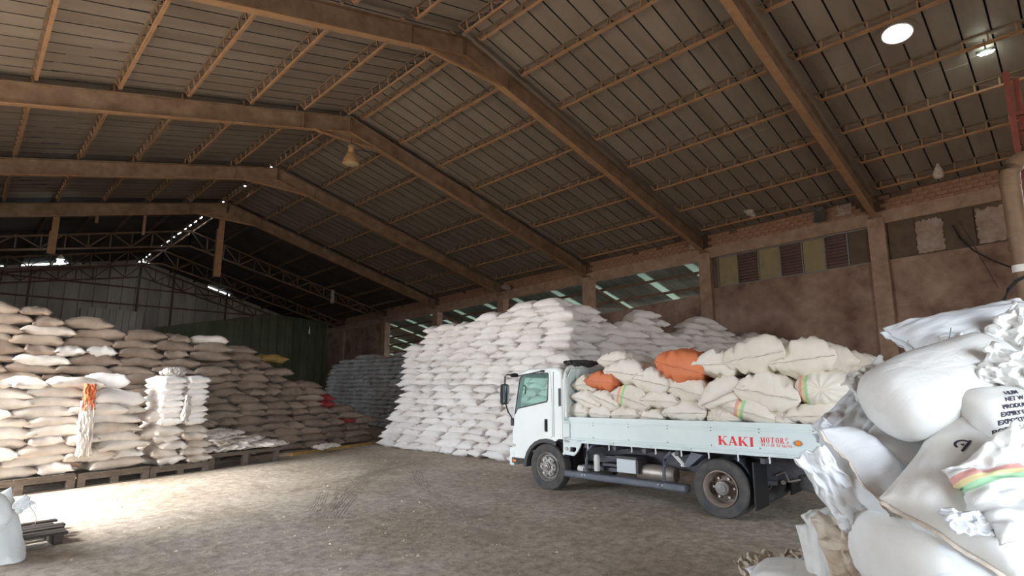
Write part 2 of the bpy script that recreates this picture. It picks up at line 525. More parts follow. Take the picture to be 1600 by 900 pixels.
M_PLAIN = MB().box((-.03, -.14, .08), (.03, 5.88, .23)).mesh('purlin', 'far_steel')
for b in range(1, 9):
    Y0 = FRAMES[b]
    for X in PX:
        side = 1 if X > XC else -1
        tilt = Matrix.Rotation(-side * -atan(.25) * -1, 4, 'Y')
        shear = Matrix.Rotation(atan(-.0014 * max(X, 0)), 4, 'X')
        z = 10.765 - .25 * abs(X - XC) + dz(X, Y0)
        M = Matrix.Translation((X, Y0 + .13, z)) @ shear @ Matrix.Rotation(side * atan(.25), 4, 'Y')
        if b < 6:
            p = link('purlin', M_BOT, ceiling, M)
            link('top_chord', M_TOP, p); link('web', M_WEB, p)
        else:
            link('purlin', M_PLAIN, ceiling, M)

# ---- far bays: lattice trusses instead of solid rafters
def truss(Y):
    ch = MB(); wb = MB()
    N = 14
    for side in (-1, 1):
        X1 = XR - .2 if side > 0 else XL
        top = [Vector((XC + (X1 - XC) * i / N, Y, 0)) for i in range(N + 1)]
        T = [rk((p.x, Y, 10.62 - .25 * abs(p.x - XC))) for p in top]
        B = [rk((p.x, Y, 9.75 - .22 * abs(p.x - XC))) for p in top]
        ch.bar(T[0], T[-1], .11, .09); ch.bar(B[0], B[-1], .11, .09)
        for i in range(N):
            wb.bar(T[i], B[i], .06, .06)
            wb.bar(B[i] if i % 2 else T[i], T[i + 1] if i % 2 else B[i + 1], .06, .06)
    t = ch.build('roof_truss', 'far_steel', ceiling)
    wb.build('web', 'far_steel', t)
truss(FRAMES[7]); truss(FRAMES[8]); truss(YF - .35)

# ---- right wall
wall_r = structure(empty('wall_right'), 'reddish brown plastered wall with concrete columns and open strips')
XW = XR
def wbox(y0, y1, z0, z1, x0, x1, ny=1):
    """box whose top and bottom follow the racked wall"""
    return MB().add([rk2(x, y, z) for x in (x0, x1) for y in (y0, y1) for z in (z0, z1)],
                    [(0, 1, 3, 2), (4, 6, 7, 5), (0, 4, 5, 1), (2, 3, 7, 6), (0, 2, 6, 4), (1, 5, 7, 3)])
def rk2(x, y, z):
    return Vector((x, y, z + (dz(XW, y) if z > 1 else 0)))
def wbar(p, q, w, h):
    return MB().bar(p, q, w, h)
SILL = {-2: (5.65, 5.65), -1: (5.65, 5.65), 0: (5.62, 5.65), 1: (5.22, 5.46), 2: (4.9, 5.1), 3: (4.6, 4.7), 4: (4.4, 4.5), 5: (6.85, 6.85), 6: (6.85, 6.85)}
for k in range(-2, 8):
    Y = FRAMES[k + 2]
    if k > -2:
        c = wbox(Y - .24, Y + .24, 0, 7.06, XW - .12, XW + .30).build('column', 'concrete', wall_r)
        if k >= 0:
            wbox(Y - .19, Y + .19, 7.06, 7.12, XW - .16, XW + .2).build('bearing_plate', 'primer', c)
    if k == 7: break
    y0, y1 = Y + .24, Y + 6 - .24
    sn, sf = SILL[min(k, 6)][1], SILL[min(k, 6)][0]
    mb = MB().add([Vector((XW + .08, y0, 0)), Vector((XW + .08, y1, 0)), rk2(XW + .08, y1, sf), rk2(XW + .08, y0, sn),
                   Vector((XW + .28, y0, 0)), Vector((XW + .28, y1, 0)), rk2(XW + .28, y1, sf), rk2(XW + .28, y0, sn)],
                  [(0, 1, 2, 3), (7, 6, 5, 4), (0, 4, 5, 1), (1, 5, 6, 2), (2, 6, 7, 3), (3, 7, 4, 0)])
    mb.build('plaster_panel', 'plaster', wall_r)
    wbox(Y - .24, Y + 6 - .24, 6.85, 7.27, XW - .06, XW + .28).build('tie_beam', 'concrete', wall_r)
    wbox(Y - .4, Y + 5.6, 7.27, 7.86, XW + .03, XW + .24).build('mortar_bed', 'mortar', wall_r)
# plinth along the foot of the wall
wbox(YN, 28, 0, 2.42, XW - .30, XW + .1).build('plinth', 'plaster', wall_r)

# bricks of the band above the beam
M_BR = MB().box((-.012, -.145, -.058), (.10, .145, .058)).mesh('brick', 'brick')
far_b = MB()
for k in range(-1, 6):
    Y = FRAMES[k + 2]
    for c in range(4):
        z = 7.335 + c * .13
        yy = Y + .40 + (.15 if c % 2 else 0)
        while yy < Y + 5.75:
            if not (c == 3 and rng.random() < .06) and not (c > 1 and yy < Y + .6 and rng.random() < .5):
                off = rng.uniform(-.008, .01)
                P = rk2(XW + .02 + off, yy, z)
                if k <= 1:
                    br = link('brick', M_BR, wall_r, Matrix.Translation(P) @ Matrix.Rotation(-.0296 + rng.uniform(-.012, .012), 4, 'X'))
                else:
                    far_b.box((P.x - .012, P.y - .145, P.z - .058), (P.x + .1, P.y + .145, P.z + .058))
            yy += .303
tag(far_b.build('brick_courses', 'brick', wall_r), kind='stuff')

# ---- high window strips in the near bays
def wrect(y0, y1, z0, z1, x0, x1): return wbox(y0, y1, z0, z1, x0, x1)
wbox(-1.3, 10.4, 5.5, 6.95, XW + .24, XW + .28).build('added_backing_board', 'window_brown', wall_r)  # added board behind the window strips, closing daylight slits
win = structure(empty('window_1'), 'high strip of yellowish boards and brown louvres in the right wall')
cells = [(10.22, 10.0, 'd'), (9.98, 9.22, 'b'), (9.2, 8.42, 'l'), (8.4, 7.62, 'b'), (7.6, 6.86, 'l'), (6.84, 6.12, 'b'), (6.1, 5.4, 'l'), (5.38, 4.75, 'd')]
for a, b_, t in cells:
    if t == 'l':
        wbox(b_ + .02, a - .02, 5.66, 6.82, XW + .2, XW + .24).build('backing', 'lamp_dark', win)
        for i in range(10):
            z = 5.70 + i * .115
            MB().add([rk2(XW + .05, b_ + .03, z), rk2(XW + .05, a - .03, z), rk2(XW + .14, a - .03, z + .085), rk2(XW + .14, b_ + .03, z + .085),
                      rk2(XW + .065, b_ + .03, z - .01), rk2(XW + .065, a - .03, z - .01), rk2(XW + .155, a - .03, z + .075), rk2(XW + .155, b_ + .03, z + .075)],
                     [(0, 1, 2, 3), (7, 6, 5, 4), (0, 4, 5, 1), (1, 5, 6, 2), (2, 6, 7, 3), (3, 7, 4, 0)]).build('louvre_blade', 'louvre', win)
    else:
        wbox(b_ + .02, a - .02, 5.66, 6.84, XW + .10, XW + .14).build('window_board', 'window_board' if t == 'b' else 'window_brown', win)
    wbox(a - .02, a + .02, 5.63, 6.85, XW + .04, XW + .14).build('mullion', 'window_metal', win)
wbox(4.75, 10.0, 6.80, 6.85, XW + .04, XW + .14).build('window_head', 'window_metal', win)
wbox(4.75, 10.0, 5.62, 5.66, XW + .04, XW + .14).build('window_sill', 'window_metal', win)
win2 = structure(empty('window_2'), 'high strip of brown boards and peeling whitewashed boards near the corner')
def ragged(y0, y1, z0, z1):
    pts = []
    n = 16
    for i in range(n + 1): pts.append((y0 + (y1 - y0) * i / n, z1 + rng.uniform(-.07, .03)))
    for i in range(1, n): pts.append((y1 + rng.uniform(-.035, .035), z1 + (z0 - z1) * i / n))
    for i in range(n + 1): pts.append((y1 + (y0 - y1) * i / n, z0 + rng.uniform(-.02, .02)))
    for i in range(1, n): pts.append((y0 + rng.uniform(-.035, .035), z0 + (z1 - z0) * i / n))
    return pts
for y0, y1 in ((3.45, 4.2), (2.75, 3.47), (2.0, 2.74), (.75, 1.98), (-1.25, .73)):
    wbox(y0, y1, 5.66, 6.85, XW + .1, XW + .15).build('window_board', 'window_brown', win2)
for y0, y1 in ((2.76, 3.46), (.78, 1.95)):
    MB().poly(ragged(y0, y1, 5.70, 6.74), thick=.02, to3=lambda y, z, t: rk2(XW + .08 + t, y, z)).build('peeling_board', 'peeled', win2)

# ---- lean-to roof beyond the open strips of the right wall
lean = structure(empty('lean_to_roof'), 'greenish metal lean-to roof seen through the open strips of the wall')
y = 10.3
i = 0
while y < 46:
    mt = 'clear_sheet' if i % 11 in (2, 7) else 'lean_sheet'
    pr = [(0, .05), (.01, 0), (.47, 0), (.48, .05), (.54, .055)]
    MB().add([rk2(x_, y + a_, z_ + b_) for x_, z_ in ((XW + .25, 7.0), (XW + 7.6, 5.08)) for a_, b_ in pr],
             [(i_, i_ + 1, i_ + 6, i_ + 5) for i_ in range(4)]).build('lean_sheet', mt, lean, fix=False)
    y += .48; i += 1
for x in (1.2, 2.6, 4.0, 5.5, 7.3):
    MB().bar(rk2(XW + x, 9, 6.9 - .262 * x + .02), rk2(XW + x, 46, 6.9 - .262 * x + .02), .06, .12).build('lean_purlin', 'far_steel', lean)
for Y in FRAMES[3:9]:
    MB().bar(rk2(XW + .2, Y + .1, 6.75), rk2(XW + 7.5, Y + .1, 4.8), .1, .14).build('lean_rafter', 'far_steel', lean)
    MB().bar(rk2(XW + .2, Y + .1, 5.7), rk2(XW + 3.2, Y + .1, 5.95), .06, .06).build('lean_strut', 'far_steel', lean)
structure(MB().box((XW + 7.6, 4, 0), (XW + 7.8, 47, 3.9)).build('wall_lean_to', 'plaster'), 'outer wall of the lean-to shed beyond the open strips')
for y_ in (9.2, 47.0):
    structure(MB().box((XW + .3, y_, 0), (XW + 7.6, y_ + .2, 7.2)).build('wall_lean_to', 'plaster'))

# ---- left wall and near wall: never in view, each with the wide door that lets the daylight in
wall_l = structure(empty('wall_left'), 'brown plastered left wall with a wide open doorway')
for y0, y1, z0, z1 in ((YN, DOOR_L[0], 0, 8.2), (DOOR_L[1], YF, 0, 8.2), (DOOR_L[0], DOOR_L[1], DOOR_L[2], 8.2)):
    MB().box((XL - .2, y0, z0), (XL, y1, z1)).build('plaster_panel', 'plaster', wall_l)
wall_n = structure(empty('wall_near'), 'near gable wall with an open doorway behind the viewer')
for x0, x1, z0, z1 in ((XL, DOOR_N[0], 0, 11.2), (DOOR_N[1], XR + .2, 0, 11.2), (DOOR_N[0], DOOR_N[1], DOOR_N[2], 11.2)):
    MB().box((x0, YN - .2, z0), (x1, YN, z1)).build('plaster_panel', 'plaster', wall_n)

# ---- far gable: ribbed sheets, greenish lower cladding on the right, a loose patch sheet
wall_f = structure(empty('wall_far'), 'dark ribbed metal gable wall at the far end of the shed')
SW = .78
x = XL
while x < XR + .2:
    xa, xb = x, min(x + SW, XR + .3)
    ga = .02
    gap = .10 if (xa < 4.6 and 1.6 > 0 and (xa < .8 or 1.9 < xa < 4.3)) or 12.4 < xa < 13.9 else .0
    za = roof_z(xa) + dz(xa, YF) - .0 - gap; zb_ = roof_z(xb) + dz(xb, YF) - gap
    if xa < XC < xb: za = zb_ = min(za, zb_)
    MB().add([(xa + .03, YF, 0), (xb - .03, YF, 0), (xb - .03, YF, zb_), (xa + .03, YF, za),
              (xa, YF + .05, 0), (xb, YF + .05, 0), (xb, YF + .05, zb_), (xa, YF + .05, za)],
             [(0, 1, 2, 3), (0, 4, 7, 3), (1, 5, 6, 2), (4, 5, 6, 7)]).build('gable_sheet', 'gable', wall_f, fix=False)
    x += SW
for z in (7.4, 8.6):
    MB().bar((XL, YF - .06, z), (XR, YF - .06, z - .1), .06, .1).build('girt', 'far_steel', wall_f)
for x in (2.6, 8.45, 10.6, 14.3):
    MB().bar((x, YF - .08, 0), (x, YF - .08, roof_z(x) - .3), .12, .12).build('gable_post', 'far_steel', wall_f)
x = 9.0
while x < XR:
    xb = x + .62
    zt = lambda q: 5.75 + (q - 9) * .22 if q < 16.6 else 7.43 - (q - 16.6) * .05
    MB().add([(x, 43.0, 0), (xb - .03, 43.0, 0), (xb - .03, 43.0, zt(xb) * .955), (x, 43.0, zt(x) * .955),
              (xb, 43.04, 0), (xb, 43.04, zt(xb) * .955)], [(0, 1, 2, 3), (1, 4, 5, 2)]).build('green_sheet', 'gable_green', wall_f, fix=False)
    x += .62
MB().bar((9.0, 43.05, 5.52), (16.6, 43.05, 7.12), .05, .08).build('green_top_rail', 'far_steel', wall_f)
for i in range(9):
    xa = 5.0 + i * .37
    MB().add([(xa, 43.3, 4.6), (xa + .33, 43.3, 4.58), (xa + .33, 43.2, 6.62 - i * .01), (xa, 43.2, 6.62 - i * .01), (xa + .37, 43.35, 4.58), (xa + .37, 43.25, 6.6)],
             [(0, 1, 2, 3), (1, 4, 5, 2)]).build('patch_sheet', 'gable', wall_f, fix=False)
MB().bar((5.0, 43.35, 0), (5.0, 43.35, 6.5), .08, .08).build('patch_post', 'far_steel', wall_f)
MB().bar((8.3, 43.38, 0), (8.3, 43.38, 6.5), .08, .08).build('patch_post', 'far_steel', wall_f)

# ---- steel stub posts hanging behind the last solid frame
for x, z0, z1, w in ((8.55, 7.05, 10.35, .26), (2.2, 7.15, 9.0, .22)):
    p = MB().box((x - w / 2, 29.4, z0), (x + w / 2, 29.46, z1 + .3)).build('stub_post', 'chord', ceiling)
    MB().box((x - w / 2 - .05, 29.38, z0), (x - w / 2 + .02, 29.6, z1 - .9)).build('post_angle', 'chord', p)
for x, z0 in ((3.55, 8.75), (5.3, 8.55)):
    MB().box((x - .05, 29.4, z0), (x + .05, 29.5, z0 + 1.2)).build('stub_post', 'chord', ceiling)

# ================================================================== sacks
def fnz(x, y, z, s): return noise.noise(Vector((x + s * 13.7, y + s * 7.3, z + s * 3.1)))
def pillow(name, L, W, T, material, seed, nu=16, nv=10, flat=.8, wr=.012, lump=.10, ear=.10, bend=0., end_p=5., side_p=2.4, ripple=0.):
    """filled sack: x along its length, y across, z through its thickness; edges drawn in, corners left as ears"""
    vs, idx, fs = [], {}, []
    def P(u, v, sg):
        px = L / 2 * u * (1 - ear * .55 * (1 - v * v) * abs(u) ** 3)
        py = W / 2 * v * (1 - ear * (1 - u * u) * abs(v) ** 3 - .04 * (1 - abs(u)))
        e = max(0., (1 - abs(u) ** end_p) * (1 - abs(v) ** side_p)) ** .52
        h = T / 2 * e * (1 if sg > 0 else flat)
        if e > 0:
            h *= 1 + lump * 2 * fnz(u * 1.3, v * 1.3, sg, seed)
            edge = min(1, e * 3)
            h += edge * wr * (fnz(u * 3.5, v * 7, sg, seed + 2) * (.4 + abs(u)) + .8 * abs(u) ** 3 * fnz(u * 1.5, v * 15, sg, seed + 4)
                              + .6 * abs(v) ** 3 * fnz(u * 14, v * 2, sg, seed + 5))
            if ripple: h += edge * ripple * abs(fnz(u * 4, v * 4, sg, seed + 8)) * 2 - ripple * .6 * edge
        z = h * sg + bend * (u * u - .4) * L + .02 * fnz(u * 2, v * 2, 0, seed + 6) * (abs(u) + abs(v))
        return (px, py, z)
    US = [sin(pi / 2 * (2 * i / nu - 1)) * .55 + (2 * i / nu - 1) * .45 for i in range(nu + 1)]
    VS = [sin(pi / 2 * (2 * j / nv - 1)) * .55 + (2 * j / nv - 1) * .45 for j in range(nv + 1)]
    for sg in (1, -1):
        for i in range(nu + 1):
            for j in range(nv + 1):
                border = i in (0, nu) or j in (0, nv)
                if border and sg < 0: idx[(i, j, -1)] = idx[(i, j, 1)]; continue
                idx[(i, j, sg)] = len(vs); vs.append(P(US[i], VS[j], sg))
        for i in range(nu):
            for j in range(nv):
                q = [idx[(i, j, sg)], idx[(i + 1, j, sg)], idx[(i + 1, j + 1, sg)], idx[(i, j + 1, sg)]]
                fs.append(tuple(q if sg > 0 else q[::-1]))
    return MB().add(vs, fs).mesh(name, material, 'all', fix=False)

def tied(name, L, W, T, material, seed, n=52, m=30, folds=13):
    """sack gathered at one end (towards -x): a plump body whose cloth runs into radial folds at the tie"""
    vs, fs = [], []
    for i in range(m + 1):
        t = i / m
        q = -cos(pi * t)                                   # -1 .. 1
        x = L / 2 * q
        r = max(.02, 1 - abs(q) ** 3.0) ** .5 if 0 < i < m else .03
        for k in range(n):
            a = 2 * pi * k / n
            g = max(0, 1 - t * 2.4) * min(1, r * 2.2)
            fo = sin(folds * a + seed) + .5 * sin(folds * 1.7 * a + 2 * seed) if k < n else 0
            rr = r * (1 + .03 * g * fo + .07 * fnz(cos(a), sin(a), t * 2, seed))
            xx = x - .022 * L * g * fo + (.06 * L * max(0, 1 - r * 2.2) if t < .5 else 0)
            vs.append((xx, W / 2 * rr * cos(a), T / 2 * rr * sin(a) * (1 if sin(a) > 0 else .85)))
    for i in range(m):
        for k in range(n):
            fs.append((i * n + k, i * n + (k + 1) % n, (i + 1) * n + (k + 1) % n, (i + 1) * n + k))
    fs += [tuple(range(n)), tuple(m * n + k for k in range(n))]
    return MB().add(vs, fs).mesh(name, material, 'all')

def bolster(name, L, W, T, material, seed, n=48, m=34, p=4.0, wr=.02, pleat=0.):
    """tightly filled sack seen as a plump rounded body"""
    vs, fs = [], []
    for i in range(m + 1):
        q = -cos(pi * i / m)
        r = max(.0, 1 - abs(q) ** p) ** .5 if 0 < i < m else .02
        for k in range(n):
            a = 2 * pi * k / n
            f = 1 + .09 * fnz(cos(a) * .8, sin(a) * .8, q * 1.2, seed) + wr * fnz(cos(a) * 5, sin(a) * 5, q * 2, seed + 2)
            f += pleat * abs(q) ** 4 * sin(22 * a + 3 * fnz(q * 2, a, 0, seed))
            ca, sa = cos(a), sin(a)
            x2 = (abs(ca) ** .85) * (1 if ca > 0 else -1); y2 = (abs(sa) ** .85) * (1 if sa > 0 else -1)
            vs.append((L / 2 * q * (1 + .03 * fnz(ca, sa, 5, seed)), W / 2 * r * f * x2, T / 2 * r * f * y2 + .04 * L * (fnz(q, 0, 0, seed + 5))))
    for i in range(m):
        for k in range(n):
            fs.append((i * n + k, i * n + (k + 1) % n, (i + 1) * n + (k + 1) % n, (i + 1) * n + k))
    fs += [tuple(range(n)), tuple(m * n + k for k in range(n))]
    return MB().add(vs, fs).mesh(name, material, 'all')

def crumple(name, L, W, T, material, seed, nu=46, nv=36, amp=.05, freq=2.6, taper=0.):
    """slack cloth of an empty sack or of an open sack mouth: two layers thrown into folds"""
    vs, idx, fs = [], {}, []
    for sg in (1, -1):
        for i in range(nu + 1):
            for j in range(nv + 1):
                u, v = 2 * i / nu - 1, 2 * j / nv - 1
                border = i in (0, nu) or j in (0, nv)
                if border and sg < 0: idx[(i, j, -1)] = idx[(i, j, 1)]; continue
                w = 1 - taper * (u + 1) / 2
                e = max(0., (1 - abs(u) ** 4) * (1 - abs(v) ** 4)) ** .5
                rid = 1 - abs(fnz(u * freq, v * freq * .6, 0, seed)) * 2
                rid2 = 1 - abs(fnz(u * freq * 2.3, v * freq * 2.3, 4, seed + 3)) * 2
                z = sg * T / 2 * e + amp * (rid - .4) + amp * .28 * (rid2 - .4)
                x = L / 2 * u * (1 + .12 * fnz(0, v * 2.2, 1, seed)) + amp * .5 * fnz(u * 4, v * 4, 2, seed)
                y = W / 2 * v * w * (1 + .15 * fnz(u * 2.2, 0, 3, seed)) + amp * .5 * fnz(u * 4, v * 4, 7, seed)
                idx[(i, j, sg)] = len(vs); vs.append((x, y, z))
        for i in range(nu):
            for j in range(nv):
                q = [idx[(i, j, sg)], idx[(i + 1, j, sg)], idx[(i + 1, j + 1, sg)], idx[(i, j + 1, sg)]]
                fs.append(tuple(q if sg > 0 else q[::-1]))
    return MB().add(vs, fs).mesh(name, material, 'all', fix=False)

def variants(mats, L, W, T, n, seed, **kw):
    """n sack shapes, each in every material"""
    out = []
    for i in range(n):
        me = pillow('sack', L * (.94 + .12 * ((i * 37) % 7) / 7), W, T * (.95 + .1 * ((i * 17) % 5) / 5), mats[0], seed + i, **kw)
        row = [me]
        for m in mats[1:]:
            c = me.copy(); c.materials[0] = MAT[m]; row.append(c)
        out.append(row)
    return out
WHITE = variants(['white_sack'], .98, .60, .31, 8, 3, nu=16, nv=12, wr=.035, lump=.15, ear=.18, bend=-.03, end_p=2.3, side_p=2.0)
DUSTY = variants(['dusty_sack', 'brown_sack', 'red_sack', 'orange_sack', 'ochre_sack'], .98, .58, .29, 6, 23, nu=16, nv=12, wr=.04, lump=.18, ear=.16, bend=-.035, end_p=2.9, side_p=2.0)
GREY = variants(['grey_sack'], .92, .56, .25, 3, 43, nu=8, nv=6, wr=.02, lump=.13, ear=.16, bend=-.03)

def place(me, P, rz, label=None, group=None, tilt=(0, 0), name='grain_sack', cat='sack', s=(1, 1, 1)):
    o = link(name, me)
    o.location = P
    o.rotation_euler = (tilt[0], tilt[1], rz)
    o.scale = s
    if label: tag(o, label, cat, group)
    return o
class Heap:
    """many sacks joined into one mesh: those deep in a stack or too far off to tell apart"""
    def __init__(self): self.mb = MB()
    def add(self, me, P, rz, tilt=(0, 0), s=(1, 1, 1)):
        M = Matrix.Translation(P) @ Euler((tilt[0], tilt[1], rz)).to_matrix().to_4x4() @ Matrix.Diagonal((*s, 1))
        self.mb.add([M @ v.co for v in me.vertices], [tuple(p.vertices) for p in me.polygons])
    def build(self, name, material, label, cat='sack'):
        if not self.mb.v: return
        o = self.mb.build(name, material, None, 'all', fix=False)
        tag(o, label, cat, kind='stuff'); return o

def stack_face(A, B, z0, top, rowh, pick, label, group, heap=None, heap_test=None, batter=.02, end_batter=0., jitter=.03, mixed=.7, long=.86, short=.55, left_first=True):
    """a wall of sacks from A to B (ground points, seen from its left-hand side going A -> B), one course on the other.
    top(u) is the height of the stack at u metres from A."""
    A, B = Vector((*A, 0)), Vector((*B, 0))
    d = (B - A); LN = d.length; d.normalize()
    n_in = Vector((-d.y, d.x, 0))                       # away from the viewer
    if n_in.dot((A + B) / 2) < 0: n_in = -n_in
    ang = atan2(d.y, d.x)
    r = 0
    z = z0
    zmax = max(top(LN * i / 20) for i in range(21))
    while z < zmax:
        u = end_batter * r + (0 if r % 2 else rng.uniform(-.05, .2))
        col = 0
        while u < LN - .1:
            st = rng.random() < mixed
            w = long if st else short
            w *= rng.uniform(.94, 1.08)
            uc = u + w / 2
            if z + rowh * .6 < top(min(uc, LN)):
                col += 1
                dep = (short if st else long) / 2
                P = A + d * uc + n_in * (dep + batter * r + rng.uniform(-jitter, jitter)) + Vector((0, 0, z + rowh * .55))
                rz = ang + (0 if st else pi / 2) + rng.uniform(-.10, .10) + (pi if rng.random() < .5 else 0)
                tl = (rng.uniform(-.07, .07), rng.uniform(-.06, .06))
                me = pick(r, col, uc)
                sc = (w / (long if st else short), 1, rng.uniform(.95, 1.08))
                sc = (rng.uniform(.96, 1.05), rng.uniform(.95, 1.05), rng.uniform(.95, 1.1))
                if heap is not None and (heap_test is None or heap_test(r, uc)):
                    heap.add(me, P, rz, tl, sc)
                else:
                    place(me, P, rz, label.format(r=ORD[r + 1], c=ORD[col]), group, tl, s=sc)
            u += w
        z += rowh; r += 1

# ---- the tall white stack beside the truck: two tiers facing the doorway, and its near end behind the truck
core = Heap()
pw = lambda r, c, u: rng.choice(WHITE)[0]
stack_face((9.42, 15.55), (9.78, 9.15), 0, lambda u: 1.88, .178, pw, 'white sack, {r} row up, {c} from left, lower tier of tall white stack',
           'white sacks in the lower tier', heap=core, heap_test=lambda r, u: u < 1.9, batter=.035, end_batter=.07)
def top_u(u): return 3.15 if u < 1.3 else (3.55 if u < 3.9 else (3.75 if u < 4.9 else 3.95))
stack_face((10.15, 15.6), (10.2, 9.2), 1.8, top_u, .178, pw, 'white sack, {r} row up, {c} from left, upper tier of tall white stack',
           'white sacks in the upper tier', heap=core, heap_test=lambda r, u: u < 3.7, batter=.015, end_batter=.02)
def top_e(u): return 3.85 - .05 * u + .25 * sin(u * 2.3) * (u > 1.5)
stack_face((10.35, 9.0), (18.4, 7.3), .0, lambda u: 2.2, .19, pw, '', '', heap=core, batter=.01)
stack_face((10.35, 9.05), (18.4, 7.35), 2.15, top_e, .19, pw, 'white sack, {r} row up, {c} from left, end of white stack behind truck',
           'white sacks behind the truck load', heap=core, heap_test=lambda r, u: u > 5.2 or r < 2, batter=.05, mixed=.5, jitter=.08)
core.build('sack_stack_core', 'white_sack', 'white sacks in the hidden core and far end of the tall white stack')

# ---- far grey stack against the right wall
far = Heap()
stack_face((13.4, 28.2), (13.6, 17.0), 0, lambda u: 3.12 - .3 * (u < 1.5) + .1 * sin(u * 2), .19, lambda r, c, u: rng.choice(GREY)[0], '', '', heap=far, batter=.02, end_batter=.05)
far.build('far_sack_stack', 'grey_sack', 'dim grey stack of sacks in the far right corner of the shed')

# ---- left: pallets with dusty stacks
PA = Vector((1.16, 12.99, 0)); PD = Vector((4.62, 1.16, 0)).normalized(); PN = Vector((-PD.y, PD.x, 0)); PANG = atan2(PD.y, PD.x)
def pp(u, v, z): return PA + PD * u + PN * v + Vector((0, 0, z))
def pallet(u0, w, v0, dep, zt, label, mname='wood', boards=8, leg=.09):
    p = empty('pallet', pp(u0, v0, 0), PANG)
    tag(p, label, 'pallet', 'timber pallets under the dusty stacks')
    bw = w / boards
    me = MB().box((.006, 0, 0), (bw - .012, dep, .022)).mesh('deck_board', mname)
    me2 = MB().box((.006, 0, 0), (bw - .012, dep, .022)).mesh('bottom_board', mname)
    for i in range(boards):
        link('deck_board', me, p, Matrix.Translation((i * bw, rng.uniform(-.03, .02), zt - .022)))
    for v in (.0, dep / 2 - .04, dep - .08):
        MB().box((0, v, zt - .022 - leg), (w, v + .08, zt - .022)).build('stringer', mname, p)
    if zt - .022 - leg > .03:
        for u in (.0, w / 2 - .06, w - .12):
            for v in (.0, dep - .1):
                MB().box((u, v, .022), (u + .12, v + .1, zt - .022 - leg)).build('block', mname, p)
        MB().box((0, 0, 0), (w, .1, .022)).build('bottom_board', mname, p)
        MB().box((0, dep - .1, 0), (w, dep, .022)).build('bottom_board', mname, p)
    return p
pallet(-1.0, 1.62, .0, 1.1, .27, 'weathered timber pallet under the leftmost dusty stack', boards=9)
pallet(.66, 1.22, .0, 1.1, .24, 'timber pallet under the stack topped by two plump sacks', boards=7)
pallet(1.90, 1.20, .0, 1.1, .21, 'timber pallet under the stack with twin narrow columns', boards=7)
pallet(3.14, 1.75, .06, 1.2, .34, 'raised timber pallet carrying slack empty sacks', boards=9, leg=.06)
pd = lambda r, c, u: rng.choice(DUSTY)[0]
a, b = pp(-1.0, .05, 0), pp(.66, .05, 0)
stack_face((a.x, a.y), (b.x, b.y), .27, lambda u: 2.0, .165, pd, 'dusty sack, {r} row up, {c} from left, leftmost pallet stack', 'sacks on the leftmost pallet', batter=.012, mixed=.6)
a, b = pp(.72, .05, 0), pp(1.84, .05, 0)
stack_face((a.x, a.y), (b.x, b.y), .24, lambda u: 1.42, .17, pd, 'dusty sack, {r} row up, {c} from left, stack below two plump sacks', 'sacks on the middle pallet', batter=.02, mixed=.85, long=1.0)
plump = pillow('sack', .92, .6, .36, 'white_sack', 71, nu=22, nv=16, wr=.02)
place(plump, pp(1.28, .42, 1.58), PANG + .1, 'plump pale sack with a pointed corner beside an orange rag', 'plump sacks', (0, .1))
place(plump, pp(1.14, .55, 1.90), PANG - .15, 'plump white sack lying highest on the middle pallet stack', 'plump sacks', s=(.8, .9, .95))
rag = place(crumple('rag', .2, .5, .06, 'orange_sack', 5, amp=.05), pp(.72, .1, 1.62), PANG, 'orange rag hanging at the left of a plump pale sack', None, (1.4, 0), 'orange_rag', 'rag')
rag2 = place(crumple('rag', .25, 1.0, .08, 'dusty_sack', 9, amp=.06), pp(.70, .06, 1.05), PANG, 'slack pale empty sack hanging between two dusty pallet stacks', None, (1.5, 0), 'empty_sack', 'sack')
a, b = pp(1.94, .05, 0), pp(3.08, .05, 0)
stack_face((a.x, a.y), (b.x, b.y), .21, lambda u: 1.0, .15, pd, 'dusty sack, {r} row up, {c} from left, pallet stack under the twin columns', 'sacks under the twin columns', batter=.01, mixed=.0, short=.56)
small = [pillow('sack', .75, .50, .22, 'white_sack', 90 + i, nu=14, nv=12, wr=.03, ear=.08) for i in range(3)]
for c in range(2):
    for r in range(8):
        place(rng.choice(small), pp(2.25 + .50 * c + rng.uniform(-.02, .02), .42 + rng.uniform(-.03, .03), 1.02 + r * .122 + .06), PANG + pi / 2 + rng.uniform(-.08, .08),
              'small pale sack, %s up in the %s of the twin narrow columns' % (ORD[r + 1], 'left' if c == 0 else 'right'), 'small sacks in the twin columns', (0, rng.uniform(-.05, .05)))
place(crumple('rag', .4, .35, .12, 'dusty_sack', 12, amp=.09), pp(2.35, .4, 2.10), PANG, 'crumpled empty sack thrown on the left narrow column', None, (0, 0), 'empty_sack', 'sack')
place(crumple('rag', .18, .55, .06, 'dusty_sack', 14, amp=.04), pp(2.50, .0, 1.35), PANG + .3, 'twisted pale rag hanging between the twin narrow columns', None, (1.4, .3), 'rag', 'rag')
# slack sacks on the raised pallet
FL = [crumple('empty_sack', .95, .6, .10, 'dusty_sack', 30 + i, amp=.06, freq=2.2) for i in range(3)]
where = ['lowest at the left', 'lowest in the middle', 'lowest at the right', 'second layer left', 'second layer right', 'third layer left', 'on top at the left', 'draped over the right edge']
for i, (u, v, z) in enumerate(((3.55, .35, .42), (4.1, .3, .42), (4.5, .35, .43), (3.6, .4, .53), (4.2, .45, .52), (3.5, .45, .63), (3.6, .5, .73), (4.75, .25, .40))):
    place(FL[i % 3], pp(u, v, z), PANG + rng.uniform(-.5, .5), 'slack dusty empty sack on the raised pallet, ' + where[i], 'empty sacks on the raised pallet', (rng.uniform(-.1, .1), rng.uniform(-.1, .1)), 'empty_sack', 'sack')

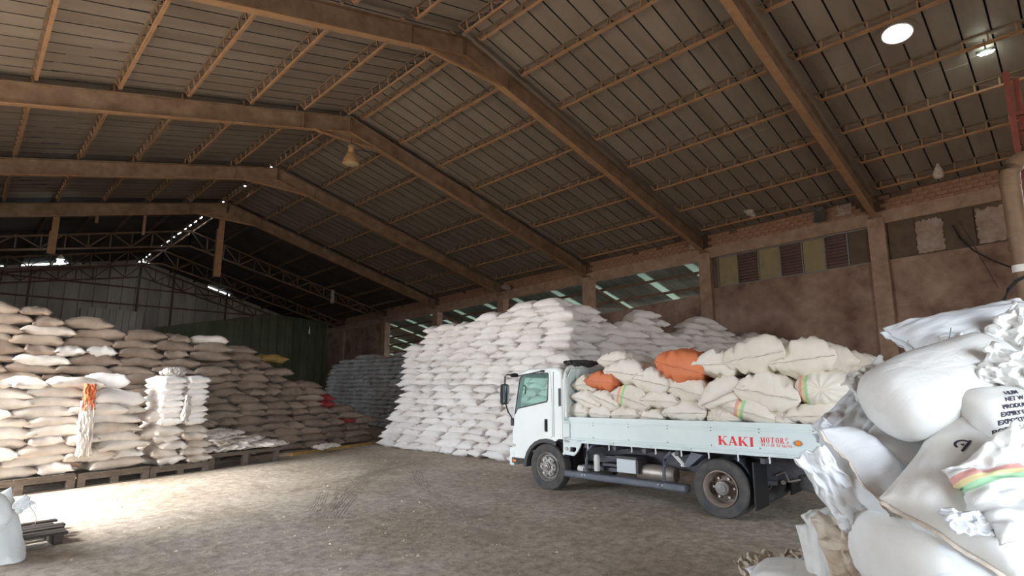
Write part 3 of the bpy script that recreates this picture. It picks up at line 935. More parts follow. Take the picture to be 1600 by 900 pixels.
# ---- left background: high stack behind the pallets and the brown heap
back = Heap()
pb = lambda r, c, u: rng.choice(DUSTY)[1 if rng.random() < .88 else 0]
stack_face((-1.0, 14.5), (3.9, 15.0), 0, lambda u: 1.7, .19, pb, '', '', heap=back, batter=.0)
def top_d(u): return 3.52 if u < 2.15 else (3.2 if u < 3.6 else 2.95)
stack_face((-1.0, 14.6), (4.2, 15.1), 1.65, top_d, .195, pb, 'brown sack, {r} row up, {c} from left, high stack behind the pallets', 'sacks in the high back stack', batter=.02, jitter=.07)
def top_h(u):
    if u < 2.6: return 2.75 + .1 * sin(u * 4)
    if u < 3.2: return 2.6
    if u < 4.6: return 1.95
    return 1.95 - (u - 4.6) * .85
cnt = [0]
def ph(r, c, u):
    if (r, c) in ((6, 7), ): return rng.choice(DUSTY)[2]
    q = rng.random()
    if u > 4.3 and q < .10: return rng.choice(DUSTY)[2]
    if u > 4.6 and q < .16: return rng.choice(DUSTY)[3]
    if q < .05: return rng.choice(DUSTY)[4]
    return rng.choice(DUSTY)[1 if q < .93 else 0]
stack_face((3.9, 15.2), (9.6, 16.75), .0, top_h, .19, ph, 'brown sack, {r} row up, {c} from left, heap in the middle background', 'sacks in the brown heap', heap=back,
           heap_test=lambda r, u: u < 2.2, batter=.05, jitter=.07)
back.build('back_sack_core', 'brown_sack', 'brown sacks hidden low in the heaps behind the pallets')
tag(MB().box((0, 0, 0), (3.2, .14, .07)).build('timber_plank', 'plank_yellow'), 'yellowish timber plank lying along the foot of the brown heap', 'plank')
pl = bpy.data.objects['timber_plank']; pl.location = (6.6, 15.05, 0); pl.rotation_euler = (0, 0, .36)
tag(place(crumple('rag', .8, .4, .1, 'dusty_sack', 51, amp=.07), Vector((7.6, 15.2, .14)), .4), 'slack pale empty sack on the floor before the brown heap', 'sack')

# ================================================================== the truck
# local frame: x rearwards from the front axle, y away from the viewer, z up
TP = Vector((7.72, 6.93, 0)); TD = Vector((.18, -3.09, 0)).normalized()
truck = empty('flatbed_truck', TP, atan2(TD.y, TD.x))
tag(truck, 'white flatbed lorry loaded with cream sacks, parked across the shed', 'truck')
FA, RA, TR = -.14, 3.03, .40                       # front axle, rear axle, tyre radius
TW = 2.02                                          # overall width
def tm(): return MB()

# ---- cab shell
prof = [(-.99, .46), (-1.0, .62), (-.985, 1.22), (-.90, 1.62), (-.815, 1.98), (-.74, 2.10), (-.60, 2.145), (.10, 2.165), (.20, 2.12), (.24, 2.02), (.255, .90)]
arch = [(.12, .90)] + [(FA + .53 * cos(radians(t)), .36 + .53 * sin(radians(t))) for t in (68, 80, 95, 110, 125, 140, 155, 168)] + [(-.68, .40)]
outer = prof + arch
window = [(-.885, 1.30), (-.80, 1.42), (-.12, 1.56), (-.10, 1.60), (-.075, 2.02), (-.10, 2.05), (-.60, 2.035), (-.72, 1.99), (-.76, 1.93)]
def inset(pts, k=.035):
    cx, cz = -.38, 1.3
    return [(x + (k if x < cx else -k), z - (k if z > 1.9 else 0)) for x, z in pts]
s0, s1 = .05, TW - .05
cab = tm()
side_in = inset(prof) + arch
for sa, sb in ((s0, s0 + .035), (s1, s1 - .035)):
    cab.poly(side_in, window, .0, lambda x, z, t, q=sa: (x, q, z))
    cab.poly(side_in, window, .0, lambda x, z, t, q=sb: (x, q, z))
    k = len(window)
    cab.add([(x, q, z) for q in (sa, sb) for x, z in window], [(i, (i + 1) % k, k + (i + 1) % k, k + i) for i in range(k)])
pin = inset(prof)
rings = [[(x, s0, z) for x, z in pin], [(x, s0 + .015, z) for x, z in inset(prof, .012)], [(x, s0 + .05, z) for x, z in prof],
         [(x, s1 - .05, z) for x, z in prof], [(x, s1 - .015, z) for x, z in inset(prof, .012)], [(x, s1, z) for x, z in pin]]
n = len(prof)
for i in range(5):
    for k in range(n - 1):
        if i == 2 and k in (2, 3): continue          # windscreen opening
        cab.add([rings[i][k], rings[i][k + 1], rings[i + 1][k + 1], rings[i + 1][k]], [(0, 1, 2, 3)])
# windscreen pillars and header
for sa, sb in ((s0 + .05, s0 + .13), (s1 - .13, s1 - .05)):
    for k in (2, 3):
        cab.add([(prof[k][0], sa, prof[k][1]), (prof[k][0], sb, prof[k][1]), (prof[k + 1][0], sb, prof[k + 1][1]), (prof[k + 1][0], sa, prof[k + 1][1])], [(0, 1, 2, 3)])
cab.box((-.95, s0 + .05, .62), (.24, s1 - .05, .66))
cab_o = cab.build('cab_shell', 'truck_white', truck, smooth=True)
tm().add([(prof[k][0] + .01, q, prof[k][1]) for k in (2, 3, 4) for q in (s0 + .12, s1 - .12)], [(0, 1, 3, 2), (2, 3, 5, 4)]).build('windscreen', 'cab_glass', cab_o, fix=False)
tm().box((-.98, s0 + .1, 1.16), (-.55, s1 - .1, 1.30)).build('dashboard', 'black_trim', cab_o)

# ---- door
door_out = [(-.945, .60), (-.95, 1.24), (-.80, 1.93), (-.74, 2.035), (-.60, 2.075), (-.06, 2.09), (-.03, 2.05), (.0, 1.5), (.0, .93), (-.05, .905)] + arch[3:-1] + [(-.69, .60)]
door = tm().poly(door_out, window, -.014, lambda x, z, t: (x, s0 + t, z)).build('door', 'truck_white', truck)
big = [(x - .02 if x < -.4 else x + .012, z + (.018 if z > 1.9 else -.025)) for x, z in window]
tm().poly(big, window, -.02, lambda x, z, t: (x, s0 - .004 + t, z)).build('window_seal', 'black_trim', door)
tm().poly(window, None, .004, lambda x, z, t: (x, s0 + .012 + t, z)).build('window_glass', 'cab_glass', door)
h = tm().box((-.165, s0 - .022, 1.01), (-.105, s0 - .012, 1.235)).build('handle_recess', 'black_plastic', door)
tm().bar((-.135, s0 - .04, 1.03), (-.135, s0 - .04, 1.22), .028, .02).build('handle', 'black_trim', h)
tm().bar((-.88, s0 - .018, 2.0), (-.18, s0 - .03, 2.10), .03, .022).build('rain_visor', 'black_trim', door)
tm().box((-.24, s0 - .04, 2.07), (-.17, s0 + .0, 2.115)).build('visor_clip', 'black_trim', door)
# interior: grab handle, steering wheel, seats, far window is the far cut-out
tm().tube([(-.80, .14, 1.66), (-.76, .14, 1.68), (-.74, .14, 1.80), (-.78, .14, 1.84), (-.80, .14, 1.83)], .012).build('grab_handle', 'black_plastic', cab_o, smooth=True)
sw = tm()
c0 = Vector((-.42, .55, 1.40)); ax = Vector((-.55, 0, .83)); e1 = Vector((0, 1, 0)); e2 = ax.cross(e1).normalized()
sw.tube([c0 + (e1 * cos(t * pi / 12) + e2 * sin(t * pi / 12)) * .21 for t in range(25)], .016, 8, False)
for t in (0, 2.2, 4.1): sw.bar(c0, c0 + (e1 * cos(t) + e2 * sin(t)) * .2, .03, .015)
sw.tube([c0, c0 + Vector((-.3, 0, -.35))], .03)
sw.build('steering_wheel', 'black_plastic', cab_o, smooth=True)
for q in (.25, 1.25):
    st = tm().box((-.35, q, .95), (.05, q + .5, 1.12)); st.add([(-.02, q, 1.1), (.12, q, 1.1), (.2, q, 1.62), (.12, q, 1.62), (-.02, q + .5, 1.1), (.12, q + .5, 1.1), (.2, q + .5, 1.62), (.12, q + .5, 1.62)],
           [(0, 1, 2, 3), (7, 6, 5, 4), (0, 4, 5, 1), (1, 5, 6, 2), (2, 6, 7, 3), (3, 7, 4, 0)])
    st.build('seat', 'seat_grey', cab_o)
# air intake slot, corner post seam, badge, bumper, wheel arch
tm().box((.15, s0 - .012, 1.47), (.195, s0 + .01, 1.785)).build('air_slot', 'black_plastic', cab_o)
tm().box((.03, s0 - .006, .93), (.036, s0 + .003, 2.08)).build('door_gap', 'black_trim', cab_o)
bp_ = tm().box((-1.03, s0 - .01, .36), (-.93, s1 + .01, .68)).build('bumper', 'truck_white', truck)
tm().box((-.98, s0 - .01, .40), (-.68, s0 + .3, .50)).build('bumper_corner', 'black_plastic', bp_)
tm().box((-.95, s0 - .018, .425), (-.87, s0 - .008, .465)).build('side_reflector', 'amber', bp_)
tr = tm()
ts = [(FA + r * cos(radians(t)), .36 + r * sin(radians(t))) for r in (.53, .465) for t in (62, 75, 90, 105, 120, 135, 150, 165, 180)]
k = 9
tr.add([(x, q, z) for q in (s0 - .03, s0 + .12) for x, z in ts],
       [(i, i + 1, k + i + 1, k + i) for i in range(k - 1)] + [(18 + i, 18 + i + 1, 18 + k + i + 1, 18 + k + i) for i in range(k - 1)] + [(i, i + 1, 18 + i + 1, 18 + i) for i in range(k - 1)]
       + [(9 + i, 9 + i + 1, 27 + i + 1, 27 + i) for i in range(k - 1)])
tr.build('wheel_arch', 'black_trim', truck)
tm().box((.10, .3, .3), (.26, 1.7, .95)).build('engine_cover', 'black_plastic', truck)
tm().tube([(.14, .07, .92), (.2, .08, .86), (.27, .08, .88), (.24, .12, .78), (.17, .1, .8)], .016).build('hose', 'black_plastic', truck, smooth=True)
tm().add([(.10, .06, .84), (.20, .06, .72), (.26, .06, .60), (.10, .2, .84), (.20, .2, .72), (.26, .2, .60)], [(0, 1, 4, 3), (1, 2, 5, 4)]).build('rear_mudguard', 'step_paint', truck)
bd = tm()
for i, x in enumerate((-.955, -.915)):
    bd.box((x, s0 - .016, .70), (x + .01, s0 - .013, .75)); bd.box((x + .022, s0 - .016, .70), (x + .032, s0 - .013, .75))
    bd.box((x, s0 - .016, .72), (x + .03, s0 - .013, .73))
bd.build('badge', 'silver', truck)
# mirror on its arm
mir = tm().tube([(-.84, .0, 2.03), (-1.0, -.08, 2.04), (-1.03, -.10, 2.0), (-1.03, -.11, 1.55), (-.985, -.06, 1.34), (-.95, .03, 1.20)], .014).build('mirror_arm', 'black_plastic', truck, smooth=True)
mb = tm().lathe([(0, -.19), (.05, -.19), (.075, -.17), (.08, 0), (.075, .17), (.05, .19), (0, .19)], (-1.04, -.10, 1.67), n=12)
mb.warp(lambda p: Vector((-1.04 + (p.x + 1.04) * .75, p.y * 1.35 + .035, p.z))).build('mirror_housing', 'black_plastic', mir, smooth=True)
tm().box((-1.0, -.17, 1.51), (-.985, -.03, 1.83)).build('mirror_glass', 'mirror_face', mir)
tm().box((-.985, s0 - .04, 1.08), (-.925, s0 + .0, 1.22)).build('mirror_bracket', 'black_plastic', mir)
tm().lathe([(0, -.03), (.06, -.03), (.09, 0), (.06, .04), (0, .05)], (-.88, .0, 2.02), n=10).build('mirror_foot', 'black_plastic', mir, smooth=True)

# ---- load bed
BT = lambda x: 1.285 + .0145 * x                      # rail top: the bed rises a little to the rear
BB = lambda x: .862 + .0085 * x
B0, B1 = .30, 4.86
def bedpt(x, y, f): return (x, y, BB(x) + (BT(x) - BB(x)) * f)
def bbox(x0, x1, y0, y1, f0, f1):
    return [bedpt(x, y, f) for x in (x0, x1) for y in (y0, y1) for f in (f0, f1)]
BF = [(0, 1, 3, 2), (4, 6, 7, 5), (0, 4, 5, 1), (2, 3, 7, 6), (0, 2, 6, 4), (1, 5, 7, 3)]
def board(y0, y1, nm, out):
    b_ = tm()
    b_.add(bbox(B0, B1, y0 + .012, y1 - .012, .0, 1.0), BF)
    o = b_.build(nm, 'bed_white', truck)
    fr = tm()
    yy0, yy1 = (y0 - .012, y0 + .016) if out < 0 else (y1 - .016, y1 + .012)
    for f0, f1 in ((.0, .10), (.13, .20), (.74, .79), (.83, 1.0)):
        fr.add(bbox(B0, B1, yy0, yy1, f0, f1), BF)
    for x0, x1 in ((B0, B0 + .12), (B1 - .1, B1)):
        fr.add(bbox(x0, x1, yy0, yy1, 0, 1), BF)
    fr.build('board_rim', 'bed_white', o)
    return o
sb = board(.0, .035, 'side_board', -1)
board(TW - .035, TW, 'side_board', 1)
tail = tm().add(bbox(B1 - .03, B1, .03, TW - .03, 0, 1), BF).build('tailboard', 'bed_white', truck)
tm().add([(x, y, z + .012 * x) for x in (B0, B1) for y in (.03, TW - .03) for z in (.86, .89)], BF).build('bed_floor', 'wood', truck)
# hinges, pegs and rivets on the near board
HG = tm().box((-.035, -.012, -.016), (.035, .004, .016)).tube([(-.04, -.012, 0), (.04, -.012, 0)], .008).mesh('hinge', 'bed_white')
PG = tm().tube([(0, 0, .02), (0, -.006, -.02), (.006, -.01, -.06), (.0, -.012, -.085)], .011, 6).mesh('peg', 'truck_white')
RV = tm().lathe([(0, -.008), (.006, -.008), (.008, 0)], axis='y', n=8).mesh('rivet', 'black_trim')
x = .62
while x < 4.7:
    link('hinge', HG, sb, Matrix.Translation((x, -.014, BB(x) + .03))); x += .66
x = .80
while x < 4.8:
    link('peg', PG, sb, Matrix.Translation((x, -.006, BB(x) - .0))); x += .42
for f in (.235, .70, .80):
    x = .9
    while x < 4.7:
        link('rivet', RV, sb, Matrix.Translation((x, .010, BB(x) + (BT(x) - BB(x)) * f))); x += .68
# white corner bracket below the front of the bed
tm().poly([(.27, .875), (.27, .655), (.50, .645), (.56, .70), (.63, .80), (.66, .87)], [(.41, .71), (.42, .79), (.55, .785), (.55, .74), (.51, .705)], .03, lambda x, z, t: (x, .0 + t, z)).build('corner_bracket', 'bed_white', truck)
tm().lathe([(0, -.02), (.028, -.02), (.03, .0), (.03, .02)], (.35, .0, .755), 'y', 12).build('bracket_lamp', 'silver', truck, smooth=True)
# headboard frame behind the cab
hb = tm()
arcp = [(.30, 0, 1.28)] + [(.33 + 0, .0 + .22 - .22 * cos(t), 1.95 + .22 * sin(t)) for t in [i * pi / 2 / 6 for i in range(7)]]
arcp += [(.33, TW - .22 + .22 * sin(t), 1.95 + .22 * cos(t)) for t in [i * pi / 2 / 6 for i in range(7)]] + [(.30, TW, 1.28)]
hb.tube(arcp, .032, 8)
hbo = hb.build('headboard_frame', 'truck_white', truck, smooth=True)
tm().poly([(.05, 1.0), (TW - .05, 1.0), (TW - .05, 1.92), (TW - .22, 2.14), (.22, 2.14), (.05, 1.92)], None, .015, lambda y, z, t: (.31 + t, y, z)).build('headboard_panel', 'bed_white', hbo)
tm().box((.28, -.008, .87), (.36, .05, 1.95)).build('corner_post', 'truck_white', hbo)
for q in (.35, .8, 1.25, 1.7):
    tm().bar((.36, q, 1.3), (.36, q, 2.13), .05, .04).build('headboard_bar', 'truck_white', hbo)
# dark folded tarpaulin on top between cab and bed
tarp = place(crumple('tarpaulin', .30, .75, .08, 'black_trim', 77, amp=.05), truck.matrix_basis @ Vector((.30, .55, 2.23)), atan2(TD.y, TD.x), 'black folded cloth lying on the headboard behind the cab', None, (0, 0), 'folded_cloth', 'cloth')

# ---- frame and running gear
ch = tm()
for q in (.60, 1.36):
    ch.box((-.7, q, .50), (4.95, q + .06, .74))
for x in (.4, 1.4, 2.4, 3.5, 4.3, 4.85): ch.box((x, .62, .54), (x + .08, 1.4, .70))
cho = ch.build('chassis_rail', 'chassis', truck)
hl = tm()
for x in [1.75 + .062 * i for i in range(15)] + [3.7 + .1 * i for i in range(12)]:
    for z in (.55, .60, .65, .70):
        hl.lathe([(0, -.002), (.008, -.002)], (x + (.03 if int(z * 100) % 10 else 0), .60, z), 'y', 6)
hl.build('bolt_holes', 'lamp_dark', cho)
sill = tm()
for q in (.45, 1.5): sill.box((.40, q, .745), (4.85, q + .08, .86))
for x in (.7, 1.25, 1.8, 2.35, 3.6, 4.2, 4.75): sill.box((x, .04, .79), (x + .06, TW - .04, .86))
sill.build('bed_sill', 'chassis', truck)
slots = tm()
for x in (1.0, 1.35, 1.75, 2.1): slots.box((x, .443, .775), (x + .17, .449, .835))
slots.build('sill_slot', 'lamp_dark', cho)
# side guard rail with its curved hangers
gr = tm().box((.29, .0, .285), (2.54, .02, .395)).box((.29, .0, .375), (2.54, .10, .395)).box((.29, 0, .285), (2.54, .10, .305)).box((2.5, 0, .285), (2.54, .1, .395)).build('side_guard', 'step_paint', truck)
for x in (.76, 2.19):
    tm().tube([(x - .04, .05, .38), (x - .035, .05, .62), (x - .02, .055, .74), (x + .06, .09, .83), (x + .09, .2, .85)], .026).build('guard_hanger', 'step_paint', gr, smooth=True)
rv = tm()
for x in (.66, .72, 2.07, 2.14): rv.lathe([(0, -.008), (.010, -.008), (.012, 0)], (x, .0, .35), 'y', 8)
rv.build('guard_bolt', 'bolt', gr)
# battery, bottle, tank, strut
bt = tm().box((1.25, .16, .44), (1.60, .46, .655)).build('battery_box', 'battery', truck)
tm().box((1.235, .14, .655), (1.63, .48, .70)).build('battery_lid', 'black_trim', bt)
tm().box((1.60, .17, .44), (1.64, .45, .65)).build('battery_side', 'black_trim', bt)
tm().lathe([(0, 0), (.05, .01), (.055, .05), (.05, .12), (.055, .2), (.045, .27), (0, .29)], (.83, .2, .40), n=14).build('air_bottle', 'paper', truck, smooth=True)
tm().tube([(.5, .14, .43), (.62, .14, .42)], .05, 10).build('white_container', 'paper', truck, smooth=True)
tm().lathe([(0, 1.55), (.11, 1.55), (.13, 1.6), (.13, 2.15), (.11, 2.2), (0, 2.2)], (0, .36, .46), 'x', 18).build('air_tank', 'silver', truck, smooth=True)
tm().box((.40, .35, .40), (1.24, .55, .46)).box((.9, .25, .5), (1.2, .5, .54)).box((.9, .3, .62), (1.2, .5, .66)).build('bracket_shelf', 'chassis', truck)
tm().bar((2.26, .10, .83), (2.44, .10, .66), .02, .02).bar((2.30, .10, .83), (2.48, .10, .66), .02, .02).bar((2.42, .1, .655), (2.5, .1, .66), .05, .03).build('latch_strut', 'paper', truck)
tm().poly([(2.47, .66), (2.55, .64), (2.78, .84), (2.60, .86)], None, .25, lambda x, z, t: (x, .06 + t, z)).build('front_wheel_guard', 'step_paint', truck)
mg = tm()
k = 7
pts = [(RA + .48 * cos(radians(t)), .40 + .48 * sin(radians(t))) for t in (8, 18, 28, 38, 48, 58, 66)]
mg.add([(x, q, z) for q in (.02, .5) for x, z in pts], [(i, i + 1, k + i + 1, k + i) for i in range(k - 1)])
mg.build('rear_mudguard', 'step_paint', truck)
tm().box((RA + .47, .0, .17), (RA + .49, .50, .80)).build('mud_flap', 'black_plastic', truck)
tm().box((RA + .47, 1.52, .17), (RA + .49, TW, .80)).build('mud_flap', 'black_plastic', truck)
tm().tube([(RA, .5, .40), (RA, 1.5, .40)], .07, 12).lathe([(0, -.2), (.16, -.14), (.2, 0), (.16, .14), (0, .2)], (RA, 1.0, .40), 'y', 16).build('rear_axle', 'chassis', truck, smooth=True)
tm().tube([(FA, .3, .40), (FA, 1.7, .40)], .06, 10).build('front_axle', 'chassis', truck, smooth=True)
for q in (.55, 1.36):
    tm().bar((RA - .6, q, .48), (RA, q, .44), .07, .06).bar((RA, q, .44), (RA + .6, q, .48), .07, .06).build('leaf_spring', 'chassis', truck)
tm().box((4.02, .595, .64), (4.12, .60, .69)).build('data_plate', 'paper', cho)
tm().tube([(3.62, .56, .58), (3.75, .54, .64), (3.8, .52, .52), (3.95, .54, .56)], .014).lathe([(0, -.02), (.03, -.02), (.03, .02), (0, .02)], (3.72, .54, .50), 'y', 10).build('brake_line', 'silver', cho, smooth=True)

def tyre_prof(R, w):
    r0 = R * .60
    return [(r0, -w * .36), (r0 + .03, -w * .46), (R * .84, -w * .5), (R * .95, -w * .46), (R * .99, -w * .36), (R, -w * .2), (R, w * .2), (R * .99, w * .36), (R * .95, w * .46), (R * .84, w * .5), (r0 + .03, w * .46), (r0, w * .36), (r0, -w * .36)]
def flatten(p):                                        # the tyre spreads where it carries the load
    z = p.z
    return Vector((p.x * (1 + .04 * max(0, -.25 - z) / .15), p.y, max(z, -TR + .012) if z < -.3 else z))
W_ = .215
T_ME = tm().lathe(tyre_prof(TR + .008, W_), axis='y', n=44).warp(flatten).mesh('tyre', 'rubber', True)
RIM_F = tm().lathe([(.245, -.085), (.25, -.10), (.238, -.105), (.225, -.085), (.205, -.05), (.19, -.05), (.175, -.088), (.10, -.10), (.075, -.10), (.07, -.125), (.04, -.13), (0, -.13)], axis='y', n=36).mesh('wheel_disc', 'rim_grey', True)
RIM_R = tm().lathe([(.245, -.085), (.25, -.10), (.238, -.105), (.222, -.085), (.21, -.02), (.205, .07), (.18, .085), (.12, .06), (.10, .05), (.098, -.03), (.085, -.04), (0, -.04)], axis='y', n=36).mesh('wheel_disc', 'rim', True)
def circ(R, r, y, m, n=10, ph=0.):
    mb = tm()
    for i in range(m):
        a = 2 * pi * i / m + ph
        mb.lathe([(0, y), (r, y), (r, y + .03)], (R * cos(a), 0, R * sin(a)), 'y', n)
    return mb
BOLT_F = circ(.125, .016, -.13, 6, 8).mesh('wheel_bolt', 'bolt')
BOLT_R = circ(.145, .017, .03, 6, 8).mesh('wheel_bolt', 'bolt')
HOLE_F = circ(.155, .026, -.098, 6, 12, pi / 6).mesh('hand_hole', 'lamp_dark')
HOLE_R = circ(.185, .024, .077, 6, 12, pi / 6).mesh('hand_hole', 'lamp_dark')
HUB_R = tm().lathe([(.10, -.04), (.09, -.055), (.07, -.06), (.065, -.075), (0, -.08)], axis='y', n=20).mesh('hub_cap', 'rim_grey', True)
HUB_F = tm().lathe([(.052, -.13), (.045, -.15), (.02, -.155), (.018, -.17), (0, -.175)], axis='y', n=16).mesh('hub_cap', 'silver', True)
def wheel(x, y, flip, rear):
    w = empty('wheel', (x, y, TR), pi if flip else 0, truck)
    link('tyre', T_ME, w)
    for nm, me in ((('wheel_disc', RIM_R), ('wheel_bolt', BOLT_R), ('hand_hole', HOLE_R), ('hub_cap', HUB_R)) if rear else (('wheel_disc', RIM_F), ('wheel_bolt', BOLT_F), ('hand_hole', HOLE_F), ('hub_cap', HUB_F))):
        link(nm, me, w)
    return w
wheel(FA, .06 + W_ / 2, False, False); wheel(FA, TW - .06 - W_ / 2, True, False)
wheel(RA, .0 + W_ / 2, False, True); wheel(RA, .30 + W_ / 2, True, True)
wheel(RA, TW - W_ / 2, True, True); wheel(RA, TW - .30 - W_ / 2, False, True)
sp = empty('spare_wheel', (4.25, .82, .52), 0, truck)
sp.rotation_euler = (pi / 2, 0, 0)
link('tyre', tm().lathe(tyre_prof(TR + .008, W_), axis='y', n=44).mesh('tyre', 'rubber', True), sp)
tm().box((4.83, .1, .42), (4.87, TW - .1, .52)).build('rear_bumper', 'step_paint', truck)

# ---- lettering on the side board: drawn letter by letter, thick and thin strokes with serifs
def letters(txt, x0, z0, h, w, gap, thick, thin, serif=True):
    """returns polygons (lists of x, z) for a line of capitals and digits"""
    out, x = [], x0
    def stroke(a, b_, t):                               # slanted stroke of horizontal thickness t
        out.append([(x + a[0] * w - t / 2, z0 + a[1] * h), (x + a[0] * w + t / 2, z0 + a[1] * h), (x + b_[0] * w + t / 2, z0 + b_[1] * h), (x + b_[0] * w - t / 2, z0 + b_[1] * h)])
    def hbar(xa, xb, z, t):
        out.append([(x + xa * w, z0 + z * h - t / 2), (x + xb * w, z0 + z * h - t / 2), (x + xb * w, z0 + z * h + t / 2), (x + xa * w, z0 + z * h + t / 2)])
    def sf(cx, z):
        if serif: hbar(cx - .2, cx + .2, z + (.03 if z < .5 else -.03), h * .06)
    def ring(cx, cz, rx, rz, t, t2, a0=0, a1=360):
        m = 18
        for i in range(m):
            A, Bq = radians(a0 + (a1 - a0) * i / m), radians(a0 + (a1 - a0) * (i + 1) / m)
            out.append([(x + (cx + rx * cos(A)) * w, z0 + (cz + rz * sin(A)) * h), (x + (cx + rx * cos(Bq)) * w, z0 + (cz + rz * sin(Bq)) * h),
                        (x + cx * w + (rx * w - t) * cos(Bq), z0 + cz * h + (rz * h - t2) * sin(Bq)), (x + cx * w + (rx * w - t) * cos(A), z0 + cz * h + (rz * h - t2) * sin(A))])
    for c in txt:
        adv = 1.
        if c == 'K':
            stroke((.2, 0), (.2, 1), thick); sf(.2, 0); sf(.2, 1); stroke((.32, .42), (.85, 1), thin); sf(.85, 1); stroke((.46, .55), (.88, 0), thick); sf(.88, 0)
        elif c == 'A':
            stroke((.12, 0), (.50, 1), thin); stroke((.86, 0), (.50, 1), thick); hbar(.25, .72, .32, h * .06); sf(.12, 0); sf(.86, 0)
        elif c == 'I':
            stroke((.3, 0), (.3, 1), thick); sf(.3, 0); sf(.3, 1); adv = .62
        elif c == 'M':
            stroke((.1, 0), (.12, 1), thin); stroke((.12, 1), (.5, .02), thick); stroke((.5, .02), (.9, 1), thin); stroke((.92, 0), (.9, 1), thick); sf(.1, 0); sf(.92, 0); adv = 1.12
        elif c == 'O': ring(.5, .5, .44, .5, thick, h * .07)
        elif c == 'T':
            stroke((.5, 0), (.5, 1), thick); hbar(.08, .92, .965, h * .07); sf(.5, 0)
            stroke((.1, .78), (.1, 1), thin); stroke((.9, .78), (.9, 1), thin)
        elif c == 'R':
            stroke((.2, 0), (.2, 1), thick); sf(.2, 0); ring(.42, .74, .36, .26, thick, h * .06, -90, 90); hbar(.2, .45, .97, h * .06); hbar(.2, .45, .5, h * .06); stroke((.5, .5), (.88, 0), thick); sf(.88, 0)
        elif c == 'S':
            ring(.48, .74, .34, .26, thick * .8, h * .07, 20, 250); ring(.48, .26, .36, .26, thick * .8, h * .07, -160, 90)
        elif c in '0123456789':
            seg = {'0': 'abcdef', '1': 'bc', '2': 'abged', '5': 'afgcd', '6': 'afgedc', '9': 'abcdfg'}[c]
            t = thin
            if 'a' in seg: hbar(.1, .8, .95, t)
            if 'd' in seg: hbar(.1, .8, .05, t)
            if 'g' in seg: hbar(.1, .8, .5, t)
            if 'b' in seg: stroke((.8, .5), (.8, 1), t)
            if 'c' in seg: stroke((.8, 0), (.8, .5), t)
            if 'f' in seg: stroke((.1, .5), (.1, 1), t)
            if 'e' in seg: stroke((.1, 0), (.1, .5), t)
        elif c == '/': stroke((.1, 0), (.6, 1), thin); adv = .7
        elif c == ' ': adv = .55
        x += w * adv + gap
    return out
def decal(polys, name, material, y=-.001):
    mb = tm()
    for p in polys:
        mb.add([(a, y, b_ + .011 * (a - 3)) for a, b_ in p], [tuple(range(len(p)))])
    return mb.build(name, material, sb, fix=False)
decal(letters('KAKI', 3.045, 1.005, .125, .125, .018, .036, .012), 'lettering', 'red_paint', .0105)
decal(letters('MOTORS', 3.635, 1.065, .075, .052, .009, .013, .006), 'lettering', 'red_paint', .0105)
decal(letters('0911 22 52 66/55', 3.64, 1.022, .032, .021, .006, .006, .0055), 'lettering', 'red_paint', .0105)
tm().poly([(4.05, 1.085), (4.075, 1.115), (4.11, 1.125), (4.145, 1.115), (4.17, 1.085), (4.145, 1.055), (4.11, 1.045), (4.075, 1.055)], None, -.012, lambda x, z, t: (x, .012 + t, z + .01)).build('lamp_bezel', 'silver', sb)
tm().lathe([(.034, 0), (.03, -.012), (.015, -.02), (0, -.022)], (4.11, .0, 1.095), 'y', 16).build('side_lamp', 'amber', sb, smooth=True)

# ---- the load: cream sacks, most lying across the bed with one end to the viewer
CREAM = [pillow('sack', .98, .66, .42, 'cream_sack', 120 + i, nu=26, nv=20, wr=.045, lump=.10, ear=.14, end_p=7, side_p=1.8) for i in range(5)]
def recol(me, m):
    c = me.copy(); c.materials[0] = MAT[m]; return c
STR = [recol(CREAM[i], 'cream_striped') for i in range(2)]
ORA = [recol(CREAM[i + 2], 'orange_sack') for i in range(2)]
TIE = tied('sack', .95, .60, .50, 'cream_striped', 131)
TIE2 = tied('sack', .80, .50, .40, 'cream_sack', 133)
TM = truck.matrix_basis.copy()
TM = Matrix.Translation(TP) @ Matrix.Rotation(atan2(TD.y, TD.x), 4, 'Z')
